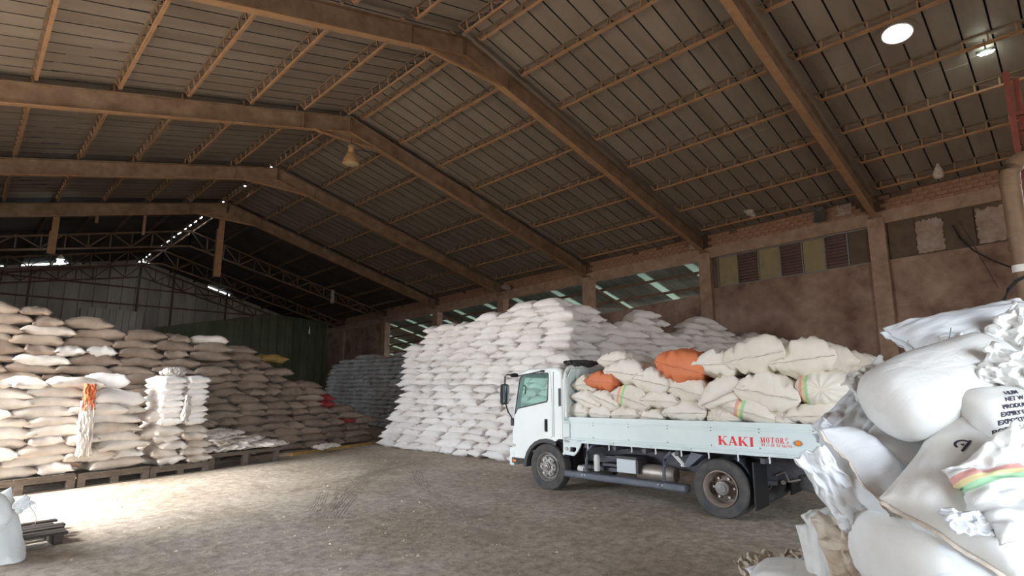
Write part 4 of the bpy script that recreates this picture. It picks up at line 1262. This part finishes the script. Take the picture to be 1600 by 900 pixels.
# x, z, width, height, roll, depth of the near end, mesh, what it looks like
LOAD = [
 (.50, 1.37, .48, .30, 0, .10, 'c', 'first from the cab in the bottom course of the truck load'),
 (.98, 1.35, .52, .27, .05, .10, 'c', 'second from the cab in the bottom course of the truck load'),
 (1.44, 1.36, .56, .27, -.03, .08, 'c', 'third from the cab in the bottom course of the truck load'),
 (1.93, 1.35, .50, .24, .02, .10, 'c', 'fourth from the cab in the bottom course of the truck load'),
 (2.48, 1.40, .68, .34, -.02, .08, 'c', 'fifth from the cab in the bottom course of the truck load'),
 (3.06, 1.39, .56, .30, .0, .06, 't', 'cream sack with gathered end, low in the truck load left of the lettering'),
 (3.52, 1.44, .86, .30, .28, .05, 's', 'cream sack with rainbow stripe sloping down in the truck load above the lettering'),
 (3.90, 1.38, .36, .24, .0, .06, 't', 'small gathered cream sack on the rail above the amber lamp'),
 (4.36, 1.46, .74, .32, -.05, .04, 'c', 'cream sack at the rear of the bottom course of the truck load'),
 (.62, 1.58, .58, .30, .30, .12, 'c', 'cream sack tilted down, first from the cab, second course'),
 (1.06, 1.56, .56, .30, .35, .10, 'c', 'cream sack tilted down, second from the cab, second course'),
 (1.55, 1.62, .72, .38, .28, .08, 's', 'cream sack with striped corner below the small orange sack'),
 (2.08, 1.58, .64, .32, .05, .08, 'c', 'cream sack lying level between striped corner and sagging sacks, second course'),
 (2.52, 1.74, .70, .40, .25, .10, 'c', 'cream sack sagging to the right below the large orange sack'),
 (3.07, 1.70, .74, .44, -.42, .06, 'c', 'cream sack tilted up to the right, second course over the lettering'),
 (3.72, 1.72, .86, .52, .18, .06, 'c', 'broad beige sack in the second course, left of the gathered sack end'),
 (4.42, 1.77, .76, .52, .0, .02, 'T', 'plump cream sack showing its gathered end with two rainbow stripes'),
 (.62, 1.86, .52, .32, -.05, .14, 'c', 'beige sack against the cab, left of the small orange sack'),
 (1.02, 1.88, .62, .34, .05, .05, 'o', 'small orange sack near the cab in the truck load'),
 (1.44, 2.02, .74, .42, .12, .10, 'c', 'cream sack resting on the small orange sack'),
 (1.96, 1.88, .64, .42, .20, .08, 'c', 'cream sack between the two orange sacks, leaning right'),
 (2.42, 2.10, .76, .50, .25, .04, 'o', 'large orange sack high in the middle of the truck load'),
 (3.00, 2.13, .70, .42, .02, .10, 'c', 'cream sack just right of the large orange sack, top course'),
 (3.60, 2.22, .86, .54, -.15, .08, 'c', 'tall plump cream sack in the top course, highest of the load'),
 (4.25, 2.16, .86, .50, -.10, .08, 'c', 'plump cream sack with a turned in corner at the rear of the top course'),
 (1.15, 2.22, .80, .34, .10, .42, 'c', 'long cream sack lying highest near the cab'),
]
def hem_mesh(L, W, wd, material, seed):
    mb = MB(); n = 30; vs = []
    for t in (0, 1, 2, 3):
        for i in range(n + 1):
            v = 2 * i / n - 1
            x = -L / 2 * (1 - .05 * (1 - v * v)) - wd * (t % 2)
            vs.append((x, W / 2 * v, .012 * fnz(v * 5, 0, 0, seed) + (.004 if t > 1 else -.004) + .006 * fnz(v * 9, t % 2, 0, seed)))
    m = n + 1
    fs = [(a * m + i, a * m + i + 1, b_ * m + i + 1, b_ * m + i) for a, b_ in ((0, 1), (3, 2), (1, 3)) for i in range(n)]
    return mb.add(vs, fs).mesh('hem', material, False)
HEM_ME = [hem_mesh(.98, .62, .022, 'hem', 5), hem_mesh(.98, .62, .022, 'hem', 9)]
HEM_O = hem_mesh(.98, .62, .02, 'orange_sack', 7)
second = [(.9, 1.55), (1.6, 1.5), (2.3, 1.5), (3.0, 1.55), (3.7, 1.5), (4.4, 1.5), (1.1, 1.9), (1.9, 1.95), (2.7, 1.95), (3.4, 1.95), (4.3, 1.95), (4.55, 2.1)]
for i, (x, z, w, h_, roll, s_, kd, lab) in enumerate(LOAD):
    if kd == 'c' and not lab.split()[0] in ('cream', 'beige', 'broad', 'tall', 'plump', 'long'): lab = 'cream sack, ' + lab
    me = {'c': CREAM[i % 5], 's': STR[i % 2], 'o': ORA[i % 2], 't': TIE2, 'T': TIE}[kd]
    o = link('loaded_sack', me)
    L0 = .98 if kd in 'cso' else (.95 if kd == 'T' else .80)
    W0, H0 = ((.66, .40) if kd in 'cso' else ((.60, .48) if kd == 'T' else (.50, .38)))
    M = TM @ Matrix.Translation((x, s_ + L0 * .46, z)) @ Matrix.Rotation(roll, 4, 'Y') @ Matrix.Rotation(pi / 2 + rng.uniform(-.10, .10), 4, 'Z') @ Matrix.Rotation(rng.uniform(-.06, .06), 4, 'Y')
    o.matrix_basis = M @ Matrix.Diagonal((.92, w * 1.06 / W0, h_ * 1.12 / H0, 1))
    tag(o, lab, 'sack', 'sacks loaded on the truck')
    if kd in 'cso': link('hem', HEM_ME[i % 2] if kd != 'o' else HEM_O, o)
deep = Heap()
for i, (x, z) in enumerate(second):
    for s_ in (1.25, ):
        P = TM @ Vector((x, s_ + .1, z))
        deep.add(CREAM[i % 5], P, atan2(TD.y, TD.x) + pi / 2, (rng.uniform(-.1, .1), 0), (1, 1.15, 1.0))
deep.build('sack_load_core', 'cream_sack', 'cream sacks on the far side of the truck load')

# ================================================================== nearest sacks
def W3(r, u, f): return (C_R * r + C_U * u + C_F * f)
def orient(ex, ez):
    ex = W3(*ex).normalized(); ez = W3(*ez); ez = (ez - ex * ez.dot(ex)).normalized(); ey = ez.cross(ex)
    return Matrix((ex, ey, ez)).transposed().to_4x4()
def near(me, px, py, depth, ex, ez, label, s=(1, 1, 1), name='feed_sack', cat='sack', group='sacks in the near pile'):
    o = link(name, me)
    o.matrix_basis = Matrix.Translation(at(px, py, depth)) @ orient(ex, ez) @ Matrix.Diagonal((*s, 1))
    tag(o, label, cat, group)
    return o
def NP(L, W, T, seed, material='near_sack', **kw):
    k = dict(nu=44, nv=32, wr=.022, lump=.07, ear=.07, end_p=6, side_p=2.2); k.update(kw)
    return pillow('sack', L, W, T, material, seed, **k)
def hem(o, L, W, at_end=-1, wd=.035, mname='hem', seed=0):
    """sewn hem: a wavy double strip standing off one end of a sack"""
    mb = MB(); n = 40
    vs = []
    for t in (0, 1, 2):
        for i in range(n + 1):
            v = 2 * i / n - 1
            x = L / 2 * at_end * (1 - .04 * (1 - v * v)) + at_end * wd * t / 2
            vs.append((x, W / 2 * v * .98, .012 * fnz(v * 7, t, 0, seed) * t + .02 * fnz(v * 2, 0, 0, seed)))
    fs = [(t * (n + 1) + i, t * (n + 1) + i + 1, (t + 1) * (n + 1) + i + 1, (t + 1) * (n + 1) + i) for t in range(2) for i in range(n)]
    ob = mb.add(vs, fs).build('hem', mname, o, 'all', fix=False)
    md = ob.modifiers.new('thick', 'SOLIDIFY'); md.thickness = .006
    return ob
def thread(pts, name, parent, material='hem', r=.003):
    mb = MB().tube([parent.matrix_basis.inverted() @ p for p in pts], r, 5)
    return mb.build(name, material, parent, True)

f1 = near(NP(1.12, .56, .32, 201, 'near_sack_blue'), 1535, 526, 4.0, (1, .19, .1), (0, .75, -.65), 'long white sack lying highest on the near pile')
hem(f1, 1.12, .5, -1, .05, 'near_sack_blue')
thread([at(1421, 530, 3.98), at(1417, 536, 3.98), at(1414, 544, 3.98)], 'loose_thread', f1)
thread([at(1486, 512, 3.72), at(1484, 525, 3.70), at(1481, 537, 3.70)], 'loose_thread', f1, 'ink', .0025)
f2 = near(bolster('sack', 1.02, .50, .42, 'near_sack', 203, p=9, pleat=.014, wr=.045), 1474, 604, 3.55, (1, .32, .15), (-.25, .6, -.75), 'big plump white sack with smooth round end below the topmost sack')
near(bolster('sack', .92, .50, .30, 'near_sack', 204), 1512, 576, 4.15, (1, .22, .3), (0, .8, -.6), 'white sack squeezed between the topmost sack and the big plump one')
near(crumple('sack_mouth', .36, .26, .07, 'near_sack', 205, amp=.05), 1368, 600, 3.95, (.85, .45, 0), (-.3, .3, -.9), 'crumpled tied mouth of a sack at the left of the big plump one', name='sack_mouth')
near(NP(.62, .44, .26, 206, 'near_sack_blue', wr=.05), 1352, 655, 4.0, (.75, .5, .3), (-.3, .5, -.8), 'white creased sack corner just behind the rear of the truck bed')
f3 = near(NP(.98, .60, .42, 207, 'near_sack_blue', wr=.012), 1358, 738, 3.75, (.62, -.12, .75), (.30, .55, -.72), 'white sack with a sewn seam at the left edge of the near pile')
hem(f3, .98, .58, -1, .06)
near(crumple('sack_flap', .55, .20, .03, 'near_sack_blue', 208, amp=.035), 1305, 765, 3.45, (.55, -.8, .1), (-.5, .2, -.85), 'loose white sack flap hanging down beside the truck frame', name='sack_flap')
near(crumple('sack_flap', .34, .16, .03, 'near_sack_blue', 218, amp=.03), 1312, 692, 3.7, (.75, -.5, .1), (-.4, .5, -.8), 'creased white sack edge lying against the rear end of the side board', name='sack_flap')
near(bolster('sack', 1.15, .56, .44, 'near_sack', 209, p=7), 1478, 690, 3.72, (1, .42, .2), (-.2, .6, -.75), 'white sack in the middle of the near pile, behind the seamed one')
f5 = near(NP(.86, .66, .36, 210, wr=.015), 1526, 757, 3.12, (.74, .58, .35), (-.35, .42, -.85), 'white sack with long slanting bottom seam and a dark printed mark')
hem(f5, .86, .64, -1, .026, 'hem')
near(bolster('sack', .92, .54, .56, 'near_sack', 211, p=3.0), 1424, 862, 3.3, (.10, -.10, -1), (0, 1, -.1), 'big round sack end bulging at the bottom of the near pile')
near(NP(.55, .36, .22, 212), 1330, 822, 3.9, (1, .15, .3), (0, .8, -.6), 'small white sack corner under the seamed sack, above the dirty one')
near(crumple('sack_mouth', .42, .36, .16, 'cloth_dirty', 213, amp=.06, freq=2.4), 1330, 852, 3.55, (.25, -.95, 0), (-.3, .2, -.9), 'crumpled sack mouth with brown stain at the foot of the near pile', name='sack_mouth')
near(NP(.60, .42, .30, 214), 1306, 885, 3.85, (.2, .8, .6), (-.5, .2, -.8), 'white sack peeping out left of the stained sack mouth')
near(crumple('empty_sack', .34, .30, .05, 'cloth_dirty', 215, amp=.07), 1190, 893, 4.6, (1, .2, 0), (0, .8, -.6), 'crumpled empty sack at the bottom edge, left of the yellow cord', name='empty_sack')
near(crumple('empty_sack', .28, .24, .06, 'cloth_dirty', 216, amp=.06), 1250, 884, 4.5, (1, .2, 0), (-.2, .6, -.7), 'crumpled empty sack with a frayed corner beside the yellow cord', name='empty_sack')
near(NP(.75, .42, .14, 217, 'near_sack_blue', wr=.03), 1255, 912, 4.3, (1, .12, .2), (0, .8, -.6), 'flat white sack along the bottom edge of the picture')
f10 = near(NP(.84, .56, .28, 220, wr=.01, lump=.04), 1634, 666, 3.2, (1, .12, 0), (-.03, .40, -.9), 'white sack printed with rows of dark capital letters')
near(crumple('sack_mouth', .26, .40, .05, 'near_sack', 221, amp=.035, freq=1.7), 1570, 722, 2.95, (.55, -.75, 0), (-.3, .3, -.9), 'slack sack mouth with gathered folds beside the printed sack', name='sack_mouth')
near(NP(.75, .40, .18, 222, 'near_striped', wr=.05), 1618, 772, 2.85, (1, .12, .1), (0, .6, -.8), 'flat sack with rainbow stripe at the right edge of the near pile')
near(crumple('cloth_scrap', .22, .10, .03, 'ink', 223, amp=.03), 1580, 786, 3.0, (1, -.15, 0), (0, .5, -.85), 'dark and white cloth scrap wedged at the right edge', name='cloth_scrap', cat='cloth')
near(NP(.95, .72, .50, 224, 'near_sack_blue', wr=.02), 1568, 895, 3.0, (.9, .18, -.2), (-.15, .55, -.8), 'bright white sack filling the bottom right corner')
near(crumple('sack_flap', .26, .12, .03, 'near_sack_blue', 226, amp=.03), 1520, 818, 2.75, (1, -.1, 0), (-.1, .5, -.85), 'torn creased strip along the top of the bottom right sack', name='sack_flap')
near(crumple('sack_mouth', .30, .26, .05, 'near_sack', 227, amp=.06), 1590, 515, 3.7, (.6, .7, 0), (-.3, .3, -.9), 'crumpled sack mouth at the right end of the topmost sack', name='sack_mouth')
near(crumple('sack_mouth', .34, .14, .05, 'near_sack', 228, amp=.04), 1512, 538, 3.75, (1, .05, 0), (-.1, .5, -.85), 'creased cloth collar between the topmost sack and the big plump one', name='sack_mouth')
near(crumple('sack_mouth', .24, .34, .06, 'near_sack', 229, amp=.06, freq=2.2), 1588, 580, 3.3, (.4, .9, 0), (-.4, .2, -.9), 'gathered sack mouth at the right end of the big plump sack', name='sack_mouth')
cord = MB().tube([at(1252, 882, 4.4), at(1266, 868, 4.4), at(1273, 858, 4.4), at(1272, 850, 4.4), at(1280, 846, 4.35), at(1290, 855, 4.3)], .006, 6).build('yellow_cord', 'plank_yellow', None, True)
tag(cord, 'thin yellow cord looped over the sacks at the foot of the pile', 'cord')
# sacks below the edge of the picture that carry the pile
base = Heap()
NB = pillow('sack', .95, .6, .34, 'near_sack', 240, nu=14, nv=10)
for i, (r_, f_, z_) in enumerate([(r, f, z) for z in (.15, .45) for r in (2.1, 2.9, 3.7) for f in (2.9, 3.5, 4.1)] + [(2.6, 3.3, .75), (3.3, 3.2, .8), (2.7, 3.9, .8), (3.4, 3.9, 1.1), (3.0, 4.1, 1.4), (3.3, 4.2, 1.7)]):
    P = C_R * r_ + C_F * f_; P.z = z_
    base.add(NB, P, i * 1.3, (0, 0))
base.build('sack_pile_core', 'near_sack', 'white sacks underneath the near pile, mostly below the picture')

# print on the sacks: letters laid on the cloth by dropping them onto its surface
def print_on(o, lines, x0, y0, size, dx, dy, name='printing', ang=0., shear=.3):
    me = o.data
    bv = BVHTree.FromPolygons([v.co.copy() for v in me.vertices], [tuple(p.vertices) for p in me.polygons])
    fc = bpy.data.curves.new('txt', 'FONT'); fc.size = size; fc.shear = shear; fc.resolution_u = 2; fc.offset = .0012
    out = MB()
    for k, t in enumerate(lines):
        fc.body = t
        tmp = bpy.data.objects.new('tmp', fc); COL.objects.link(tmp)
        bpy.context.view_layer.update()
        tmesh = tmp.to_mesh()
        bm = bmesh.new(); bm.from_mesh(tmesh)
        bmesh.ops.triangulate(bm, faces=bm.faces)
        vs, ok = [], []
        for v in bm.verts:
            X, Y = v.co.x, v.co.y
            X, Y = X * cos(ang) - Y * sin(ang), X * sin(ang) + Y * cos(ang)
            X += x0 + dx * k; Y += y0 + dy * k
            hit = bv.ray_cast(Vector((X, Y, 2)), Vector((0, 0, -1)))
            z = hit[0].z + .003 if hit[0] is not None else 0
            vs.append((X, Y, z)); ok.append(hit[0] is not None)
        out.add(vs, [tuple(v.index for v in f.verts) for f in bm.faces if all(ok[v.index] for v in f.verts)])
        bm.free(); tmp.to_mesh_clear(); bpy.data.objects.remove(tmp)
    return out.build(name, 'ink', o, fix=False)
PRINT = print_on(f10, ['HUM', 'NET W', 'PRODUCTION', 'EXPIRY DATE', 'EXPORTER : P', 'PORTER AND'], -.205, .172, .034, -.036, -.041)
tag(PRINT, 'rows of dark blue printed capitals')
mk = MB()
for a0, a1, r0, r1 in ((-.3, 2.6, .030, .042),):
    n = 14
    pts = [(r * cos(a0 + (a1 - a0) * i / n), r * sin(a0 + (a1 - a0) * i / n)) for r in (r0, r1) for i in range(n + 1)]
bv = BVHTree.FromPolygons([v.co.copy() for v in f5.data.vertices], [tuple(p.vertices) for p in f5.data.polygons])
def drop(x, y):
    h_ = bv.ray_cast(Vector((x, y, 2)), Vector((0, 0, -1)))
    return (x, y, h_[0].z + .003 if h_[0] is not None else 0)
cx, cy = .06, .14
mk.add([drop(cx + x, cy + y) for x, y in pts], [(i, i + 1, 15 + i + 1, 15 + i) for i in range(14)])
mk.add([drop(cx + x, cy + y) for x, y in ((-.055, -.012), (.05, -.02), (.05, -.008), (-.05, .0))], [(0, 1, 2, 3)])
mk.add([drop(cx + x, cy + y) for x, y in ((-.012, .0), (.012, .0), (.0, .018))], [(0, 1, 2)])
mk.build('printed_mark', 'ink', f5, fix=False)

# ---- near left: sacks leaning on a dark pallet
pL = empty('pallet', (-.5, 8.55, 0), .12)
tag(pL, 'dark broken pallet on the floor under the near left sacks', 'pallet')
me = MB().box((0, 0, 0), (1.72, .11, .024)).mesh('deck_board', 'wood_dark')
for i in range(6): link('deck_board', me, pL, Matrix.Translation((rng.uniform(-.05, .05), .16 * i, .11)) @ Matrix.Rotation(rng.uniform(-.02, .02), 4, 'Z'))
for u in (.05, .8, 1.55): MB().box((u, .0, 0), (u + .09, .92, .11)).build('stringer', 'wood_dark', pL)
ls = NP(.92, 1.0, .72, 250, lump=.08, wr=.04, end_p=2.4, side_p=2.0, ear=.22)
for v in ls.vertices:                                     # slack towards the top, heavy at the bottom
    t = v.co.x / .92 + .5
    v.co.y *= 1 - .30 * t; v.co.z *= 1.05 - .3 * t
near(ls, -26, 842, 6.1, (-.30, 1, .15), (-.1, .1, -1), 'white sack with a pointed bottom corner standing at the left edge', group='sacks at the near left')
l2 = near(bolster('sack', 1.0, .55, .36, 'near_sack', 251, p=2.6), -64, 796, 5.9, (1, -.30, .1), (0, .8, -.6), 'grey white sack lying on top at the left edge', group='sacks at the near left')
near(crumple('sack_mouth', .14, .16, .03, 'near_sack', 252, amp=.03), 36, 788, 6.0, (.7, -.7, 0), (0, .5, -.8), 'crumpled tied corner of the upper sack at the left edge', name='sack_mouth', group='sacks at the near left')
thread([at(47, 792, 6.2), at(53, 800, 6.2), at(57, 808, 6.2), at(55, 818, 6.2), at(50, 820, 6.2)], 'loose_thread', l2, 'rag', .004)
near(NP(.8, .5, .3, 253), -30, 905, 6.0, (1, 0, .1), (0, .8, -.6), 'lowest white sack peeping out at the bottom left corner', group='sacks at the near left')

# ================================================================== fittings
def lampbell(P):
    t = empty('pendant_lamp', P)
    tag(t, 'tan bell shaped factory lamp hanging below the second roof frame', 'lamp')
    MB().lathe([(.27, 0), (.275, .02), (.255, .12), (.20, .26), (.14, .36), (.11, .40)], n=32).build('shade', 'lamp_shell', t, True)
    MB().lathe([(.265, .012), (.15, -.02), (0, -.03)], n=32).build('lens', 'lamp_glass', t, True)
    MB().lathe([(.11, .40), (.12, .42), (.12, .47), (.10, .48), (.10, .56), (.12, .57), (.12, .62), (.05, .66), (0, .66)], n=20).build('housing', 'lamp_shell', t, True)
    MB().tube([(0, 0, .66), (.01, 0, .72), (-.02, 0, .80), (0, .0, .9)], .012, 6).build('hook', 'lamp_dark', t, True)
    MB().tube([(.10, 0, .55), (.2, 0, .50), (.24, .0, .58), (.5, 0, .60), (.75, .0, .66), (1.0, .0, .62)], .012, 6).build('flex', 'cable', t, True)
lampbell((8.5, 16.36, 9.03))
led = empty('flood_light', (15.7, .86, 9.22))
tag(led, 'bright bluish lit flood light under the roof near the round opening', 'lamp')
MB().box((-.10, -.17, -.0), (.10, .17, .06)).build('housing', 'lamp_dark', led)
MB().lathe([(0, -.07), (.10, -.06), (.15, -.02), (.16, .0)], n=20).build('light_panel', 'led', led, True)
MB().bar((0, 0, .05), (0, 0, .35), .03, .03).build('bracket', 'lamp_dark', led)
led.rotation_euler = (0, -.5, 0)
fl = empty('pendant_lamp', (2.86, 33.5, 7.55))
tag(fl, 'small lit bulb lamp hanging far back over the left heap', 'lamp')
MB().lathe([(0, -.13), (.09, -.09), (.12, 0), (.09, .08), (.05, .12)], n=16).build('bulb', 'led_far', fl, True)
MB().lathe([(.06, .11), (.16, .13), (.12, .26), (.05, .32), (.02, .36)], n=16).build('reflector', 'paper', fl, True)
MB().tube([(0, 0, .35), (0, 0, 1.6)], .012, 6).build('cord', 'cable', fl, True)
# ventilator collar round the roof opening
vx, vy, vr = HOLE
vz = roof_z(vx) + dz(vx, vy)
ven = empty('roof_ventilator', (vx, vy, vz))
ven.rotation_euler = (0, atan(.25), 0)
tag(ven, 'round white collared ventilator opening in the roof', 'ventilator')
MB().lathe([(vr - .02, -.05), (vr - .02, .42), (vr + .0, .42), (vr + .0, -.05), (vr - .02, -.05)], n=40).build('collar', 'white_collar', ven, True)
MB().lathe([(vr - .01, -.03), (vr + .10, -.03), (vr + .10, -.02), (vr - .01, -.02)], n=40).build('flange', 'sheet', ven, True)
MB().bar((-.25, .1, .40), (.25, -.1, .40), .02, .02).bar((.05, -.28, .40), (.0, .28, .40), .02, .02).build('cross_brace', 'lamp_dark', ven)
# flood light on the brick band
wl = empty('wall_flood_light', rk2(XW - .1, 5.95, 7.55))
tag(wl, 'dark unlit flood light box on the brick band by the column', 'lamp')
MB().box((-.22, -.05, -.27), (-.16, .28, .27)).build('front_frame', 'lamp_dark', wl)
MB().box((-.17, .0, -.22), (.1, .22, .22)).build('housing', 'window_metal', wl)
MB().box((-.226, -.01, -.22), (-.219, .24, .22)).build('lens', 'mirror_face', wl)
pt_ = tag(place(crumple('patch', .40, .45, .05, 'peeled', 61, amp=.03), rk2(XW - .02, 5.35, 7.60), 0, 'pale mortar patch on the bricks beside the unlit flood light', None, (0, pi / 2), 'mortar_patch', 'patch'))
# rags and plastic caught in the roof
def ragball(P, L, W_r, T, seed, label, rot=(0, 0), rz=0., name='rag', mname='rag'):
    return place(crumple('rag', L, W_r, T, mname, seed, nu=22, nv=18, amp=.07), P, rz, label, None, rot, name, 'rag')
ragball(rk((20.25, 8.2, 8.02)), .42, .34, .16, 71, 'white crumpled rag caught on the lowest purlin above the bricks', (.4, .3))
bag = empty('plastic_bag', rk((20.15, 2.55, 7.62)))
tag(bag, 'knotted plastic bag hanging from the lowest purlin near the corner', 'bag')
MB().lathe([(0, 0), (.09, .02), (.135, .12), (.115, .26), (.06, .42), (.028, .54), (.05, .60), (.0, .62)], n=22).warp(
    lambda p: p + Vector((.05 * fnz(p.x * 6, p.y * 6, p.z * 6, 4), .05 * fnz(p.x * 6, p.y * 6, p.z * 6, 9), .03 * fnz(p.x * 9, p.y * 9, p.z * 5, 2)))).build('pouch', 'rag', bag, True)
MB().tube([(0, 0, .55), (.05, .04, .66), (.1, .0, .7)], .015, 6).tube([(0, 0, .55), (-.06, -.05, .66)], .012, 6).build('knot_ends', 'rag', bag, True)
for i, (k, yy) in enumerate(((2, 16.9), (1, 10.9), (3, 22.9), (4, 28.9))):
    ragball(rk((20.9, yy, 7.40)), .26, .24, .14, 80 + i, 'pale debris stuffed beside the eave end of the %s steel frame' % ('second', 'nearest open bay', 'third', 'fourth')[i], (.3, .2), name='debris')
ragball(rk((17.0, 34.3, 8.1)), .25, .9, .12, 90, 'pale rag hanging from the far lattice truss', (1.5, 0))
ragball(rk((20.6, 21.6, 7.32)), .5, .4, .25, 91, 'crumpled pale lump on the beam by the eave', (.2, 0), name='pale_lump', mname='peeled')  # crumpled lump in the pale board colour
# tan duct pipe, red mast and cables by the right edge
P0 = at(1578, 285, 8.0)
dn = [Vector((P0.x, P0.y, z)) for z in (0, 1.5, 3.0, P0.z)]
out_d = (C_R * 1.0)
bend = [P0 + Vector((0, 0, .38 * sin(t))) + out_d * (.38 * (1 - cos(t))) for t in [pi / 2 * i / 8 for i in range(1, 9)]]
pipe = MB().tube(dn + bend + [bend[-1] + out_d * 1.2 + Vector((0, 0, .1))], .115, 20).build('duct_pipe', 'pipe_tan', None, True)
tag(pipe, 'thick tan duct pipe with an elbow at the right edge', 'pipe')
for z, r_ in ((P0.z - .02, .125), (P0.z - .78, .128), (P0.z - .95, .122)):
    MB().tube([(P0.x, P0.y, z - .03), (P0.x, P0.y, z + .03)], r_, 20).build('pipe_collar', 'pipe_tan', pipe, True)
MB().tube([(P0.x, P0.y, P0.z - 1.30), (P0.x, P0.y, P0.z - 1.20)], .122, 20).build('pipe_band', 'paper', pipe, True)
R0 = at(1571, 113, 8.9)
mast = MB().box((R0.x - .045, R0.y - .04, 0), (R0.x + .045, R0.y + .04, R0.z)).build('steel_mast', 'rust_red')
tag(mast, 'rusty red steel mast rising behind the duct pipe', 'mast')
MB().box((R0.x + .05, R0.y - .14, 0), (R0.x + .09, R0.y - .06, R0.z - .12)).build('mast_angle', 'rust_red', mast)
for z in (R0.z - .75, R0.z - 1.0): MB().box((R0.x - .02, R0.y - .45, z), (R0.x + .05, R0.y, z + .06)).build('mast_arm', 'rust_red', mast)
wp = lambda px, py: (lambda d: Vector((0, 0, H)) + d * ((XW - .02) / d.x))(ray(px, py))
cab1 = MB().tube([wp(1488, 352), wp(1500, 372), wp(1520, 391), wp(1548, 406), wp(1575, 416), wp(1598, 424)], .02, 6).build('wall_cable', 'cable', None, True)
tag(cab1, 'black cable sagging down the wall towards the duct pipe', 'cable')
cab2 = MB().tube([at(1566, 482, 7.6), at(1569, 468, 7.6), at(1576, 452, 7.6), at(1588, 439, 7.6), at(1606, 430, 7.6)], .022, 6).build('hose_loop', 'cable', None, True)
tag(cab2, 'black hose loop beside the foot of the duct pipe', 'hose')
cab3 = MB().tube([wp(1498, 345), wp(1520, 380), wp(1545, 425), wp(1560, 450)], .008, 5).build('wall_wire', 'cable', None, True)
tag(cab3, 'thin wire slanting down the wall near the corner', 'wire')

# ---- on the floor: tyre tracks, crumbs and paper
def gpt(px, py): 
    d = ray(px, py); return Vector((0, 0, H)) + d * (-H / d.z)
def track(pts, w=.20, bars=5):
    ps = [gpt(*p) for p in pts]
    # smooth the path
    path = []
    for i in range(len(ps) - 1):
        p0, p1, p2, p3 = ps[max(i - 1, 0)], ps[i], ps[i + 1], ps[min(i + 2, len(ps) - 1)]
        for k in range(10):
            t = k / 10
            path.append(.5 * ((2 * p1) + (p2 - p0) * t + (2 * p0 - 5 * p1 + 4 * p2 - p3) * t * t + (3 * p1 - p0 - 3 * p2 + p3) * t ** 3))
    mb = MB()
    for b_ in range(bars):
        off = (b_ / (bars - 1) - .5) * w
        for i in range(len(path) - 1):
            if rng.random() < .28: continue
            d = (path[i + 1] - path[i]).normalized(); s_ = Vector((-d.y, d.x, 0))
            a_, c_ = path[i] + s_ * off, path[i + 1] + s_ * off
            h_ = s_ * .007
            mb.add([(v.x, v.y, .0015) for v in (a_ - h_, a_ + h_, c_ + h_, c_ - h_)], [(0, 1, 2, 3)])
    return mb.build('tyre_track', 'track', floor, fix=False)
track([(640, 712), (600, 728), (560, 752), (520, 790), (480, 815)])
track([(625, 722), (575, 752), (545, 780), (520, 812)])
track([(505, 770), (500, 785), (490, 800)], .16)
track([(535, 760), (530, 775), (520, 795)], .16)
track([(590, 768), (640, 778), (690, 795), (740, 815), (790, 822)], .22)
track([(650, 735), (660, 755), (700, 785), (750, 812)], .18)
track([(420, 775), (520, 755), (600, 735), (680, 715)], .2)
mb = MB()
for i in range(1500):
    x, y = rng.uniform(1, 10.5), rng.uniform(1.5, 13.5)
    if rng.random() < .5:
        x, y = rng.gauss(4.5, 1.6), rng.gauss(6.5, 2.5)
    r_ = rng.uniform(.004, .012) * (1 if rng.random() < .93 else 2.2)
    a_ = rng.uniform(0, 6.3)
    vs = [(x + r_ * cos(a_ + k * 2.1) * (1.5 if k == 0 else 1), y + r_ * sin(a_ + k * 2.1), .001) for k in range(3)] + [(x, y, r_ * .8)]
    mb.add(vs, [(0, 1, 3), (1, 2, 3), (2, 0, 3)])
cr = mb.build('floor_crumbs', 'crumb', None, fix=False)
tag(cr, 'pale grain crumbs scattered over the warehouse floor', 'crumbs', kind='stuff')
